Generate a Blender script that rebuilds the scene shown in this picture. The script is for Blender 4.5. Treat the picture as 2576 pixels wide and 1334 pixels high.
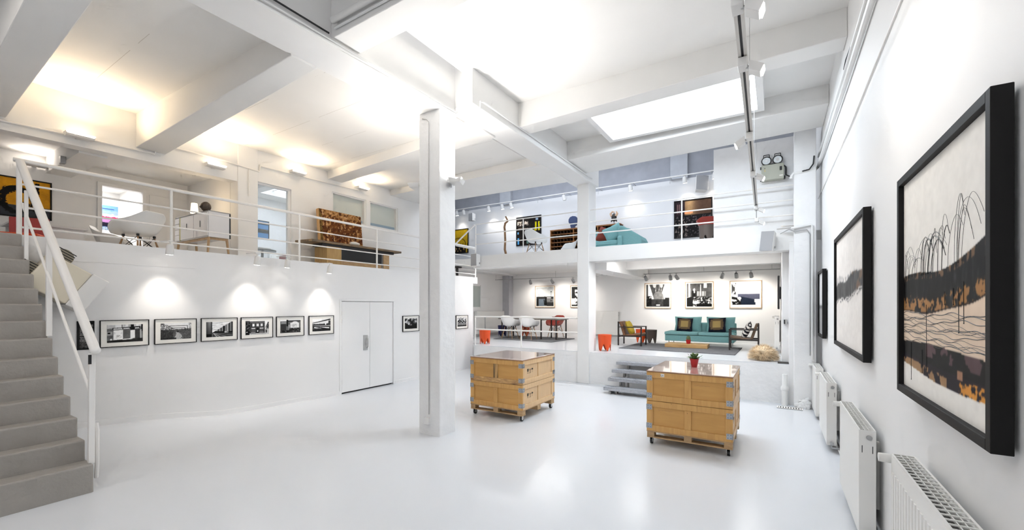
import bpy, bmesh, math, random
import numpy as np
from mathutils import Vector, Matrix, Euler

for o in list(bpy.data.objects):
    bpy.data.objects.remove(o, do_unlink=True)
scene = bpy.context.scene
COL = scene.collection
random.seed(7)
R = math.radians

# ------------------------------------------------------------------ camera, world, light, exposure
FPX, TH, HORIZON, EYE = 1068.0, R(31.872), 769.35, 2.0      # focal length in pixels of the 2576 px wide frame
cam_data = bpy.data.cameras.new('camera')
cam_data.sensor_fit = 'HORIZONTAL'
cam_data.sensor_width = 36.0
cam_data.lens = 36.0 * FPX / 2576.0
cam_data.shift_y = (HORIZON - 667.0) / 2576.0
cam_data.clip_end = 200.0
cam = bpy.data.objects.new('camera', cam_data)
cam.location = (0, 0, EYE)
cam.rotation_euler = (R(90), 0, TH)
COL.objects.link(cam)
scene.camera = cam

world = bpy.data.worlds.new('sky_world')
scene.world = world
world.use_nodes = True
wn = world.node_tree.nodes
bg = wn['Background']
bg.inputs[0].default_value = (0.93, 0.95, 1.0, 1)
bg.inputs[1].default_value = 0.7

vs = scene.view_settings
vs.view_transform = 'Standard'
vs.look = 'None'
vs.gamma = 1.0
vs.use_curve_mapping = False
vs.exposure = 0.66
scene.cycles.max_bounces = 5
scene.cycles.diffuse_bounces = 4
scene.cycles.glossy_bounces = 2
scene.cycles.transmission_bounces = 2
scene.cycles.sample_clamp_indirect = 6.0
scene.cycles.caustics_reflective = False
scene.cycles.caustics_refractive = False
scene.cycles.use_denoising = True
scene.cycles.use_adaptive_sampling = True
scene.cycles.adaptive_threshold = 0.12
scene.cycles.adaptive_min_samples = 12


def area_light(name, loc, target, sx, sy, power, color, spread=180):
    l = bpy.data.lights.new(name, 'AREA')
    l.shape = 'RECTANGLE'
    l.size, l.size_y, l.energy, l.color = sx, sy, power, color
    l.spread = R(spread)
    o = bpy.data.objects.new(name, l)
    o.location = loc
    d = Vector(target) - Vector(loc)
    o.rotation_euler = d.to_track_quat('-Z', 'Y').to_euler()
    COL.objects.link(o)
    return o


def spot_light(name, loc, target, power, color, angle=50, blend=0.6, radius=0.03):
    l = bpy.data.lights.new(name, 'SPOT')
    l.energy, l.color, l.spot_size, l.spot_blend, l.shadow_soft_size = power, color, R(angle), blend, radius
    o = bpy.data.objects.new(name, l)
    o.location = loc
    d = Vector(target) - Vector(loc)
    o.rotation_euler = d.to_track_quat('-Z', 'Y').to_euler()
    COL.objects.link(o)
    return o


WARM = (1.0, 0.78, 0.52)
NEUT = (1.0, 0.93, 0.84)
COOL = (0.80, 0.90, 1.0)
# daylight through the roof opening in view; the other three are added fill lights
area_light('skylight_and_fill', (-1.555, 7.76, 5.375), (-1.555, 7.76, 0), 2.5, 1.44, 80, COOL)
area_light('skylight_and_fill', (-1.0, 0.4, 5.6), (-1.0, 0.4, 0), 2.4, 2.0, 30, (0.97, 0.98, 1.0))  # unseen fill, added to brighten the near right part of the hall
area_light('skylight_and_fill', (-5.9, -0.9, 5.25), (-5.9, -0.9, 0), 1.6, 2.0, 30, (1.0, 0.92, 0.84))  # unseen fill, added to lift the left wall and stairs
area_light('skylight_and_fill', (-6.5, 12.6, 7.55), (-6.5, 12.6, 0), 9.0, 2.4, 130, (0.78, 0.87, 1.0))  # unseen fill, added to light the back gallery

# ------------------------------------------------------------------ from a pixel of the photograph to a point on a plane of the room
def _ray(px, py):
    a, b = (px - 1288.0) / FPX, (HORIZON - py) / FPX
    return Vector((a * math.cos(TH) - math.sin(TH), a * math.sin(TH) + math.cos(TH), b))


def on_x(px, py, x):
    r = _ray(px, py)
    return Vector((0, 0, EYE)) + r * (x / r.x)


def on_y(px, py, y):
    r = _ray(px, py)
    return Vector((0, 0, EYE)) + r * (y / r.y)


def on_z(px, py, z):
    r = _ray(px, py)
    return Vector((0, 0, EYE)) + r * ((z - EYE) / r.z)


# ------------------------------------------------------------------ materials
MATS = {}


def mat(name, color, rough=0.6, metal=0.0, spec=0.5, noise=0.0, scale=6.0, bump=0.0, bscale=40.0, emit=None, estr=0.0, alpha=1.0, trans=0.0, coat=0.0, stretch=None):
    if name in MATS:
        return MATS[name]
    m = bpy.data.materials.new(name)
    m.use_nodes = True
    nt = m.node_tree
    b = nt.nodes['Principled BSDF']
    c = (*color, 1)
    b.inputs['Base Color'].default_value = c
    b.inputs['Roughness'].default_value = rough
    b.inputs['Metallic'].default_value = metal
    b.inputs['Specular IOR Level'].default_value = spec
    b.inputs['Coat Weight'].default_value = coat
    b.inputs['Transmission Weight'].default_value = trans
    b.inputs['Alpha'].default_value = alpha
    tc = nt.nodes.new('ShaderNodeTexCoord')
    src = tc.outputs['Object']
    if stretch:
        mp = nt.nodes.new('ShaderNodeMapping')
        mp.inputs['Scale'].default_value = stretch
        nt.links.new(src, mp.inputs['Vector'])
        src = mp.outputs['Vector']
    if noise > 0:
        n = nt.nodes.new('ShaderNodeTexNoise')
        n.inputs['Scale'].default_value = scale
        n.inputs['Detail'].default_value = 2
        r = nt.nodes.new('ShaderNodeValToRGB')
        r.color_ramp.elements[0].position = 0.3
        r.color_ramp.elements[1].position = 0.7
        r.color_ramp.elements[0].color = (*[max(0, v * (1 - noise)) for v in color], 1)
        r.color_ramp.elements[1].color = (*[min(1, v * (1 + noise * .5)) for v in color], 1)
        nt.links.new(src, n.inputs['Vector'])
        nt.links.new(n.outputs['Fac'], r.inputs['Fac'])
        nt.links.new(r.outputs['Color'], b.inputs['Base Color'])
    if bump > 0:
        n2 = nt.nodes.new('ShaderNodeTexNoise')
        n2.inputs['Scale'].default_value = bscale
        n2.inputs['Detail'].default_value = 2
        bp = nt.nodes.new('ShaderNodeBump')
        bp.inputs['Strength'].default_value = bump
        bp.inputs['Distance'].default_value = 0.02
        nt.links.new(src, n2.inputs['Vector'])
        nt.links.new(n2.outputs['Fac'], bp.inputs['Height'])
        nt.links.new(bp.outputs['Normal'], b.inputs['Normal'])
    if emit:
        b.inputs['Emission Color'].default_value = (*emit, 1)
        b.inputs['Emission Strength'].default_value = estr
    MATS[name] = m
    return m


def crack_mat(name, color, axis='Y', period=0.9, rough=0.75):
    """white paint with broken dark formwork joints that run across the slab"""
    m = mat(name, color, rough, noise=0.03, scale=1.2)
    nt = m.node_tree
    b = nt.nodes['Principled BSDF']
    tc = nt.nodes.new('ShaderNodeTexCoord')
    sp = nt.nodes.new('ShaderNodeSeparateXYZ')
    nt.links.new(tc.outputs['Object'], sp.inputs[0])

    def math_node(op, a, v=None, c=None):
        n = nt.nodes.new('ShaderNodeMath')
        n.operation = op
        nt.links.new(a, n.inputs[0])
        if v is not None:
            if isinstance(v, (int, float)):
                n.inputs[1].default_value = v
            else:
                nt.links.new(v, n.inputs[1])
        return n.outputs[0]
    nz = nt.nodes.new('ShaderNodeTexNoise')
    nz.inputs['Scale'].default_value = 1.6
    nt.links.new(tc.outputs['Object'], nz.inputs['Vector'])
    wob = math_node('MULTIPLY', nz.outputs['Fac'], 0.02)
    y = math_node('ADD', sp.outputs[axis], wob)
    f = math_node('FRACT', math_node('DIVIDE', y, period))
    d = math_node('ABSOLUTE', math_node('SUBTRACT', f, 0.5))
    line = math_node('LESS_THAN', d, 0.0045)
    brk = math_node('GREATER_THAN', nz.outputs['Fac'], 0.52)
    msk = math_node('MULTIPLY', math_node('MULTIPLY', line, brk), 0.55)
    mx = nt.nodes.new('ShaderNodeMix')
    mx.data_type = 'RGBA'
    old = b.inputs['Base Color'].links[0].from_socket
    nt.links.new(msk, mx.inputs[0])
    nt.links.new(old, mx.inputs[6])
    mx.inputs[7].default_value = (0.42, 0.39, 0.35, 1)
    nt.links.new(mx.outputs[2], b.inputs['Base Color'])
    return m


def print_mat():
    if 'print' in MATS:
        return MATS['print']
    m = bpy.data.materials.new('print')
    m.use_nodes = True
    b = m.node_tree.nodes['Principled BSDF']
    a = m.node_tree.nodes.new('ShaderNodeAttribute')
    a.attribute_name = 'ink'
    m.node_tree.links.new(a.outputs['Color'], b.inputs['Base Color'])
    b.inputs['Roughness'].default_value = 0.6
    b.inputs['Specular IOR Level'].default_value = 0.2
    MATS['print'] = m
    return m


WHITE = mat('white_paint', (0.83, 0.825, 0.815), 0.7, noise=0.03, scale=1.5)
BRICKW = mat('white_brick_paint', (0.83, 0.83, 0.83), 0.65, noise=0.04, scale=3, bump=0.35, bscale=10)
WALLR = mat('smooth_white_paint', (0.83, 0.825, 0.82), 0.6, noise=0.015, scale=0.8)
CEIL = mat('ceiling_white', (0.82, 0.81, 0.79), 0.75, noise=0.03, scale=1.2)
CEILC = crack_mat('ceiling_white_jointed', (0.82, 0.81, 0.79), 'Y', 0.83)
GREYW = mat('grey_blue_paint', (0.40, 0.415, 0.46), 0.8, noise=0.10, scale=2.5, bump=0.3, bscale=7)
FLOORM = mat('floor_resin', (0.715, 0.735, 0.765), 0.22, spec=0.45, noise=0.02, scale=0.7)
STAIRM = mat('stair_paint', (0.335, 0.312, 0.283), 0.55, noise=0.06, scale=5, bump=0.25, bscale=25)
RAILM = mat('rail_white', (0.84, 0.82, 0.79), 0.4)
PIPEM = mat('pipe_white', (0.80, 0.80, 0.79), 0.45)
BLACK = mat('black', (0.012, 0.012, 0.013), 0.45)
DARKGAP = mat('dark_gap', (0.03, 0.028, 0.026), 0.9)
GREYMET = mat('grey_metal', (0.42, 0.42, 0.42), 0.4, metal=0.6)
STEEL = mat('steel', (0.6, 0.6, 0.6), 0.28, metal=0.95)
LAMPW = mat('lamp_white', (0.78, 0.77, 0.75), 0.4)
SPKM = mat('speaker_grey', (0.36, 0.36, 0.37), 0.55)


# ------------------------------------------------------------------ mesh helpers
class MB:
    def __init__(s):
        s.v, s.f = [], []

    def hexa(s, p):
        n = len(s.v)
        s.v += [tuple(q) for q in p]
        s.f += [tuple(n + i for i in q) for q in ((0, 3, 2, 1), (4, 5, 6, 7), (0, 1, 5, 4), (1, 2, 6, 5), (2, 3, 7, 6), (3, 0, 4, 7))]
        return s

    def box(s, x0, x1, y0, y1, z0, z1):
        return s.hexa([(x0, y0, z0), (x1, y0, z0), (x1, y1, z0), (x0, y1, z0), (x0, y0, z1), (x1, y0, z1), (x1, y1, z1), (x0, y1, z1)])

    def tube(s, path, r, n=10, cap=True):
        path = [Vector(p) for p in path]
        rr = r if isinstance(r, (list, tuple)) else [r] * len(path)
        base = len(s.v)
        up = Vector((0, 0, 1))
        prev = None
        for i, p in enumerate(path):
            a = path[max(0, i - 1)]
            b = path[min(len(path) - 1, i + 1)]
            t = (b - a).normalized()
            if prev is None:
                ref = up if abs(t.z) < 0.95 else Vector((1, 0, 0))
                u = t.cross(ref).normalized()
            else:
                u = (prev - t * prev.dot(t))
                u = u.normalized() if u.length > 1e-6 else t.cross(up).normalized()
            prev = u
            w = t.cross(u)
            for k in range(n):
                an = 2 * math.pi * k / n
                s.v.append(tuple(p + u * (math.cos(an) * rr[i]) + w * (math.sin(an) * rr[i])))
        for i in range(len(path) - 1):
            for k in range(n):
                k2 = (k + 1) % n
                a = base + i * n
                s.f.append((a + k, a + k2, a + n + k2, a + n + k))
        if cap:
            s.f.append(tuple(base + k for k in reversed(range(n))))
            e = base + (len(path) - 1) * n
            s.f.append(tuple(e + k for k in range(n)))
        return s

    def bar(s, a, b, w, h, up=(0, 0, 1)):
        a, b = Vector(a), Vector(b)
        t = (b - a).normalized()
        upv = Vector(up)
        if abs(t.dot(upv)) > 0.97:
            upv = Vector((0, 1, 0))
        u = t.cross(upv).normalized() * (w / 2)
        v = u.normalized().cross(t).normalized() * (h / 2)
        return s.hexa([a - u - v, a + u - v, b + u - v, b - u - v, a - u + v, a + u + v, b + u + v, b - u + v])

    def lathe(s, prof, n=24, c=(0, 0, 0), sx=1, sy=1):
        base = len(s.v)
        for r, z in prof:
            for k in range(n):
                a = 2 * math.pi * k / n
                s.v.append((c[0] + math.cos(a) * r * sx, c[1] + math.sin(a) * r * sy, c[2] + z))
        for i in range(len(prof) - 1):
            for k in range(n):
                k2 = (k + 1) % n
                a = base + i * n
                s.f.append((a + k, a + k2, a + n + k2, a + n + k))
        if prof[0][0] > 1e-5:
            s.f.append(tuple(base + k for k in reversed(range(n))))
        if prof[-1][0] > 1e-5:
            e = base + (len(prof) - 1) * n
            s.f.append(tuple(e + k for k in range(n)))
        return s

    def prism(s, pts, axis, a, b):
        """extrude a 2D outline; axis 'x': pts are (y,z), 'y': (x,z), 'z': (x,y)"""
        def P(p, t):
            return {'x': (t, p[0], p[1]), 'y': (p[0], t, p[1]), 'z': (p[0], p[1], t)}[axis]
        n, base = len(pts), len(s.v)
        s.v += [P(p, a) for p in pts] + [P(p, b) for p in pts]
        for k in range(n):
            k2 = (k + 1) % n
            s.f.append((base + k, base + k2, base + n + k2, base + n + k))
        s.f.append(tuple(base + k for k in reversed(range(n))))
        s.f.append(tuple(base + n + k for k in range(n)))
        return s

    def grid(s, fn, nu, nv, close_u=False):
        base = len(s.v)
        for j in range(nv):
            for i in range(nu):
                s.v.append(tuple(fn(i / (nu if close_u else nu - 1), j / (nv - 1))))
        for j in range(nv - 1):
            for i in range(nu if close_u else nu - 1):
                i2 = (i + 1) % nu
                s.f.append((base + j * nu + i, base + j * nu + i2, base + (j + 1) * nu + i2, base + (j + 1) * nu + i))
        return s

    def ball(s, c, r, n=12, m=8, sz=None):
        rx, ry, rz = (r, r, r) if sz is None else sz
        return s.grid(lambda u, v: (c[0] + rx * math.cos(2 * math.pi * u) * math.sin(math.pi * (0.001 + .998 * v)), c[1] + ry * math.sin(2 * math.pi * u) * math.sin(math.pi * (0.001 + .998 * v)), c[2] - rz * math.cos(math.pi * v)), n, m, True)

    def build(s, name, m, parent=None, bevel=0.0, smooth=False, subsurf=0, solid=0.0, segs=2):
        me = bpy.data.meshes.new(name)
        me.from_pydata(s.v, [], s.f)
        bm = bmesh.new()
        bm.from_mesh(me)
        bmesh.ops.recalc_face_normals(bm, faces=bm.faces)
        bm.to_mesh(me)
        bm.free()
        me.materials.append(m)
        o = bpy.data.objects.new(name, me)
        COL.objects.link(o)
        if parent is not None:
            o.parent = parent
        if solid:
            md = o.modifiers.new('solid', 'SOLIDIFY')
            md.thickness = solid
            md.offset = 0
        if bevel:
            md = o.modifiers.new('bevel', 'BEVEL')
            md.width, md.segments, md.limit_method = bevel, segs, 'ANGLE'
        if subsurf:
            md = o.modifiers.new('sub', 'SUBSURF')
            md.levels = md.render_levels = subsurf
        if smooth:
            me.shade_smooth()
            if not subsurf:
                me.set_sharp_from_angle(angle=R(40))
        return o


def tag(o, label=None, cat=None, group=None, kind=None):
    if label:
        o['label'] = label
    if cat:
        o['category'] = cat
    if group:
        o['group'] = group
    if kind:
        o['kind'] = kind
    return o


def thing(name, label, cat, loc=(0, 0, 0), rz=0.0, group=None):
    o = bpy.data.objects.new(name, None)
    o.empty_display_size = 0.1
    COL.objects.link(o)
    o.location = loc
    o.rotation_euler = (0, 0, rz)
    return tag(o, label, cat, group)


def struct(name, mb, m, parent=None, **kw):
    o = mb.build(name, m, parent, **kw)
    if parent is None:
        o['kind'] = 'structure'
    return o


def copy_tree(src, loc=None, rz=None, label=None, parent=None):
    c = src.copy()
    COL.objects.link(c)
    c.parent = parent
    if loc is not None:
        c.location = loc
    if rz is not None:
        c.rotation_euler = (0, 0, rz)
    if label:
        c['label'] = label
    for ch in [k for k in bpy.data.objects if k.parent == src]:
        copy_tree(ch, parent=c)
    return c


# ------------------------------------------------------------------ the room
XR, XL, XM, XD = 0.75, -8.3, -9.4, -11.7      # right wall, left lower wall, left upper wall, deep wall of the left gallery
YF, YB, YN = 10.3, 15.2, -4.5                 # platform edge, back wall, wall behind the photographer
ZM, ZP, ZU = 2.92, 0.81, 3.49                 # left gallery edge, platform floor, back gallery floor
ZL = 2.70                                     # sunken floor of the open part of the left gallery, behind its kerb

# floor, with the slight rise towards the left wall beside the stairs
ramp_y = [(-4.5, .30), (1.4, .30), (1.9, .28), (2.8, .20), (3.7, .06), (4.4, .045), (6.0, .0), (11, 0)]


def ramp(y):
    for (a, za), (b, zb) in zip(ramp_y, ramp_y[1:]):
        if y <= b:
            return za + (zb - za) * (y - a) / (b - a)
    return 0.0


fx = [-13.0, -8.3, -8.1, -7.9, -7.6, -7.3, -7.0, -5.0, -2.0, 0.95]
fw = [1, 1, .8, .55, .25, .06, 0, 0, 0, 0]
fy = [-4.7, 1.4, 1.9, 2.4, 2.8, 3.2, 3.7, 4.4, 5.2, 6.0, 8.0, 11.0]
mb = MB()
for y in fy:
    for x, w in zip(fx, fw):
        mb.v.append((x, y, ramp(y) * w))
for j in range(len(fy) - 1):
    for i in range(len(fx) - 1):
        a = j * len(fx) + i
        mb.f.append((a, a + 1, a + len(fx) + 1, a + len(fx)))
struct('floor', mb, FLOORM, smooth=True)

# lower left wall with a double door
DY0, DY1, DZ = 6.09, 7.60, 2.10
mb = MB()
ZW = ZM - .2
mb.box(-8.45, XL, YN, 4.43, -.1, ZW).box(-9.2, XL, 4.43, DY0, -.1, ZW).box(-9.2, XL, DY1, 10.97, -.1, ZW).box(-9.2, XL, DY0, DY1, DZ, ZW).box(-9.2, XL - .12, DY0, DY1, -.1, DZ)
struct('wall_left', mb, WALLR)
struct('wall_left_trim', MB().box(XL - .002, XL + .006, 1.6, 3.25, 2.62, 2.64), WALLR)
d1 = struct('door_1', MB().box(XL - .1, XL - .06, DY0, DY1, 0.0, DZ), DARKGAP)
ym = (DY0 + DY1) / 2 + .03
struct('door_leaf', MB().box(XL - .05, XL - .006, DY0 + .006, ym - .003, .035, DZ - .008), WALLR, d1, bevel=.003)
struct('door_leaf', MB().box(XL - .05, XL - .006, ym + .003, DY1 - .006, .035, DZ - .008), WALLR, d1, bevel=.003)
hp = struct('pull_plate', MB().box(XL - .008, XL + .004, ym - .19, ym - .07, .94, 1.30), STEEL, d1, bevel=.002)
struct('pull_handle', MB().tube([(XL, ym - .09, 1.00), (XL + .04, ym - .09, 1.02), (XL + .045, ym - .09, 1.12), (XL + .04, ym - .09, 1.22), (XL, ym - .09, 1.24)], .009, 8), STEEL, hp, smooth=True)
for hz in (.22, 1.0, 1.60, 1.78):
    struct('hinge', MB().tube([(XL + .004, DY0, hz), (XL + .004, DY0, hz + .10)], .011, 8), LAMPW, d1, smooth=True)
struct('trim_1', MB().box(XL - .002, XL + .012, DY0 - .06, DY0 - .008, 0, DZ + .004).box(XL - .002, XL + .012, DY1 + .008, DY1 + .06, 0, DZ + .004).box(XL - .002, XL + .012, DY0 - .06, DY1 + .06, DZ + .004, DZ + .05), WALLR, bevel=.003)
# baseboard follows the rise of the floor
mb = MB()
ys = [1.6, 1.9, 2.4, 2.8, 3.2, 3.7, 4.4, 5.2, DY0 - .06]
for a, b in zip(ys, ys[1:]):
    za, zb = ramp(a) - .03, ramp(b) - .03
    mb.hexa([(XL - .01, a, za), (XL + .014, a, za), (XL + .014, b, zb), (XL - .01, b, zb), (XL - .01, a, za + .11), (XL + .014, a, za + .11), (XL + .014, b, zb + .11), (XL - .01, b, zb + .11)])
mb.box(XL - .01, XL + .014, DY1 + .06, 10.3, -.02, .08)
struct('baseboard_left', mb, WALLR)

# right wall, wall behind the photographer (with tall factory windows), far left closings
struct('wall_right', MB().box(XR, XR + .25, YN - .2, YB + .2, -.1, 7.3), WALLR)
mb = MB().box(-13, -7.6, YN - .2, YN, 0, 6).box(-.2, XR, YN - .2, YN, 0, 6).box(-7.6, -.2, YN - .2, YN, 0, 1.0).box(-7.6, -.2, YN - .2, YN, 4.4, 6)
for x in (-5.2, -2.7):
    mb.box(x, x + .2, YN - .2, YN, 1.0, 4.4)
struct('wall_rear', mb, WHITE)

# left gallery
struct('floor_gallery', MB().box(-14.2, XL - .15, YN, 4.43, ZL - .15, ZL).box(XL - .15, XL, YN, 4.43, ZM - .2, ZM).box(-13.2, XL, 4.43, 11.2, ZM - .2, ZM).box(-14, -9.2, 11.2, YB, ZU - .25, ZU), WALLR)
struct('beam_gallery', MB().hexa([(XM - .25, YN, 4.45), (XM, YN, 4.45), (XM, 4.43, 4.56), (XM - .25, 4.43, 4.56), (XM - .25, YN, 5.4), (XM, YN, 5.4), (XM, 4.43, 5.4), (XM - .25, 4.43, 5.4)]), WHITE)
struct('pillar_gallery', MB().box(XM - .3, XM + .02, 4.43, 4.83, ZL, 5.4), WHITE, bevel=.012)
GY0, GY1, GZ1 = 4.83, on_x(733, 520, XM).y, on_x(650, 457, XM).z
W0, W1, W2, W3 = (on_x(p, 540, XM).y for p in (836, 921, 930, 1001))
WZ1, WZ0 = on_x(836, 482, XM).z, on_x(1001, 583, XM).z
mb = MB()
mb.box(XM - .2, XM, GY0, GY1, GZ1, 5.4).box(XM - .2, XM, GY1, W0, ZM, 5.4).box(XM - .2, XM, W0, W3, ZM, WZ0).box(XM - .2, XM, W0, W3, WZ1, 5.4)
mb.box(XM - .2, XM, W3, 11.4, ZM, 5.4)
struct('wall_gallery', mb, WHITE)
# deep part of the gallery
P0, P1, PZ = on_x(256, 500, XD).y, on_x(358, 500, XD).y, on_x(256, 467, XD).z
mb = MB().box(XD - .15, XD, YN, P0, ZL - .1, 4.82).box(XD - .15, XD, P1, 4.6, ZL - .1, 4.82).box(XD - .15, XD, P0, P1, PZ, 4.82)
mb.box(XD, XM - .305, 4.43, 4.6, ZL - .1, 4.82)
mb.box(-14, XD - .15, P1 + .25, P1 + .4, ZL - .1, 4.82).box(-14, XD - .15, P0 - 2.2, P0 - 2.0, ZL - .1, 4.82).box(-14.2, -14, P0 - 2.2, P1 + .4, ZL - .1, 4.82)
struct('wall_deep', mb, WALLR)
struct('ceiling_deep', MB().box(-14.2, XM - .2, YN, 4.6, 4.80, 4.95), CEIL)
struct('beam_deep', MB().box(XD, XM - .26, 2.15, 2.5, 4.50, 4.8), CEIL)
struct('trim_2', MB().box(XD - .02, XD + .03, P0 - .07, P0, ZL, PZ).box(XD - .02, XD + .03, P1, P1 + .07, ZL, PZ).box(XD - .02, XD + .03, P0 - .07, P1 + .07, PZ, PZ + .07), WALLR, bevel=.004)
d2 = struct('door_2', MB().box(XD - .01, XD + .02, P1 + .12, P1 + 1.05, ZL + .01, PZ - .02), WALLR, bevel=.003)
struct('door_handle', MB().tube([(XD + .02, P1 + .2, ZM + 1.0), (XD + .06, P1 + .2, ZM + 1.0), (XD + .06, P1 + .32, ZM + 1.0)], .009, 8), STEEL, d2, smooth=True)
# room behind the glazed opening
mb = MB().box(-13.2, -13, 4.6, 9.2, ZM, 5.4).box(-13, XM - .2, 9.2, 9.4, ZM, 5.4)
struct('wall_side_room', mb, BRICKW)
mb = MB().box(-13.2, XM - .2, 4.6, 6.0, 5.2, 5.4).box(-13.2, XM - .2, 7.6, 9.4, 5.2, 5.4).box(-13.2, -12.4, 6, 7.6, 5.2, 5.4).box(-10.3, XM - .2, 6, 7.6, 5.2, 5.4)
mb.box(-13, XM - .2, 5.75, 6.0, 4.98, 5.2)
struct('ceiling_side_room', mb, CEIL)

# platform, steps wall and back rooms
struct('wall_platform', MB().box(-7.76, XR, YF, YF + .2, -.05, ZP - .012).box(-9.9, -7.76, 10.97, 11.1, -.05, ZP - .012), BRICKW)
struct('floor_platform', MB().box(-7.76, XR, YF, 10.97, ZP - .012, ZP).box(-14, XR, 10.97, YB, ZP - .012, ZP), FLOORM)
struct('wall_jamb', MB().box(.225, XR, YF - .1, YF + .3, 0, ZU - .2).box(.11, XR, YF + .3, YB, ZP, 3.3), WALLR)
struct('pillar_right', MB().box(.30, .655, 10.0, 10.3, 0, 5.45), BRICKW, bevel=.01)
struct('column_back', MB().box(-4.38, -4.06, 10.25, 10.75, 0, 5.4), WHITE, bevel=.012)
struct('slab_back', MB().box(-7.75, -4.38, 10.26, 10.7, 3.13, ZU).box(-4.06, .225, 10.26, 10.7, 3.13, ZU), WHITE)
struct('floor_back_gallery', MB().box(-14, XR, 10.7, YB, 3.3, ZU).box(.225, XR, 10.26, 10.7, 3.3, ZU), WHITE)
struct('beam_lower', MB().box(-4.38, -3.75, 10.7, YB, 2.93, 3.3).box(-3.75, .11, 12.4, 12.7, 3.06, 3.3), WHITE)
struct('wall_lower_back', MB().box(-14, XR, YB, YB + .25, ZP, 3.3), WALLR)
struct('wall_lower_left', MB().box(-9.95, -9.72, 10.97, YB, ZP, 3.3), WALLR)
struct('column_lower', MB().box(-9.72, -9.4, YB - .32, YB, ZP, 3.3), mat('column_grey', (.50, .50, .53), .7, noise=.05))
ZG = 6.28
struct('wall_back_gallery', MB().box(-15, XR, YB, YB + .25, 3.3, ZG), mat('gallery_back_paint', (.78, .785, .80), .7, noise=.02, scale=1))
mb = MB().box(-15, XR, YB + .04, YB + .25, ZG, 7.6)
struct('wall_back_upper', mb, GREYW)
for x in (-10.0, -3.05):
    struct('column_upper', MB().box(x, x + .55, YB - .12, YB + .04, ZG, 7.6), mat('grey_light_paint', (.50, .52, .56), .75, noise=.05), bevel=.01)
struct('wall_gallery_left', MB().box(-15.2, -15, 9.85, YB, ZU, 7.6).box(-15, -9.6, 9.7, 9.9, ZU, 7.6), WHITE)
struct('wall_pier', MB().box(-1.19, .31, 10.5, 10.7, ZU, 5.5), BRICKW)
mb = MB().box(-15.2, XR, 9.8, 11.3, 7.6, 7.8).box(-15.2, XR, 14.0, YB + .2, 7.6, 7.8).box(-15.2, -8.2, 11.3, 14, 7.6, 7.8).box(-2.8, XR, 11.3, 14, 7.6, 7.8)
struct('ceiling_back_gallery', mb, CEIL)

# ceiling over the hall
SX0, SX1, SY0, SY1 = -2.84, -.27, 7.01, 8.50
ZC = 5.68
mb = MB()
mb.box(-4.2, XR, YN, SY0, ZC, ZC + .2).box(-4.2, SX0, SY0, SY1, ZC, ZC + .2).box(SX1, XR, SY0, SY1, ZC, ZC + .2).box(-4.2, XR, SY1, 9.85, ZC, ZC + .2)
struct('ceiling', mb, CEIL)
mb = MB().box(SX0 - .1, SX0, SY0, SY1, 5.40, ZC + .25).box(SX1, SX1 + .1, SY0, SY1, 5.40, ZC + .25).box(SX0 - .1, SX1 + .1, SY0 - .1, SY0, 5.40, ZC + .25).box(SX0 - .1, SX1 + .1, SY1, SY1 + .1, 5.40, ZC + .25)
struct('wall_skylight', mb, WHITE)
sk = struct('window_1', MB().box(SX0, SX1, SY0, SY1, 5.43, 5.46), mat('skylight_glass', (.9, .95, 1), .5, emit=(.86, .93, 1.0), estr=2.0))
struct('ceiling_left', MB().box(XM - .2, -4.8, YN, 9.84, 5.32, 5.5), CEILC)
for nm_, x0, x1, y0, y1, z in (('window_7', -2.2, .2, -.6, 1.4, 5.63), ('window_8', -6.7, -5.1, -1.9, .1, 5.28)):  # unseen panels added above the fill lights over the near bays
    w_ = struct(nm_, MB().box(x0, x1, y0, y1, z, z + .02), mat('fill_panel_glass', (.85, .9, .95), .4))
    for a_, b_, c_, d_ in ((x0 - .06, x0, y0, y1), (x1, x1 + .06, y0, y1), (x0 - .06, x1 + .06, y0 - .06, y0), (x0 - .06, x1 + .06, y1, y1 + .06)):
        struct('window_frame', MB().box(a_, b_, c_, d_, z - .02, z + .03), WHITE, w_)
struct('beam_main', MB().hexa([(-4.97, YN, 5.02), (-4.37, YN, 5.02), (-4.34, 5.3, 5.0), (-4.92, 5.3, 5.0), (-4.97, YN, 5.9), (-4.37, YN, 5.9), (-4.34, 5.3, 5.9), (-4.92, 5.3, 5.9)]), WHITE, bevel=.01)
struct('beam_main', MB().box(-4.5, -3.98, 5.25, 10.75, 5.13, 5.9), WHITE, bevel=.01)
struct('column_main', MB().box(-4.77, -4.34, 4.9, 5.27, -.02, 5.05), BRICKW, bevel=.014)


def cross(x0, x1, ya0, ya1, yb0, yb1, z0, z1, name='beam_cross'):
    struct(name, MB().hexa([(x0, ya0, z0), (x1, yb0, z1), (x1, yb1, z1), (x0, ya1, z0), (x0, ya0, 5.9), (x1, yb0, 5.9), (x1, yb1, 5.9), (x0, ya1, 5.9)]), CEIL, bevel=.01)


cross(-4.37, XR, 3.05, 3.42, 3.05, 3.42, 5.08, 5.10)
cross(-4.0, XR, 6.62, 6.98, 6.62, 6.98, 5.24, 5.32)
cross(-4.0, XR, 8.75, 9.85, 8.75, 9.85, 5.26, 5.36)
cross(XM, -4.9, 1.0, 1.34, .95, 1.32, 4.70, 4.92)
cross(XM, -4.9, 2.80, 3.22, 2.9, 3.24, 4.74, 4.98)
cross(XM, -4.4, 6.5, 6.9, 6.05, 6.5, 5.13, 5.10)
cross(XM, -4.4, 8.5, 9.85, 8.3, 9.85, 5.16, 5.12)

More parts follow.
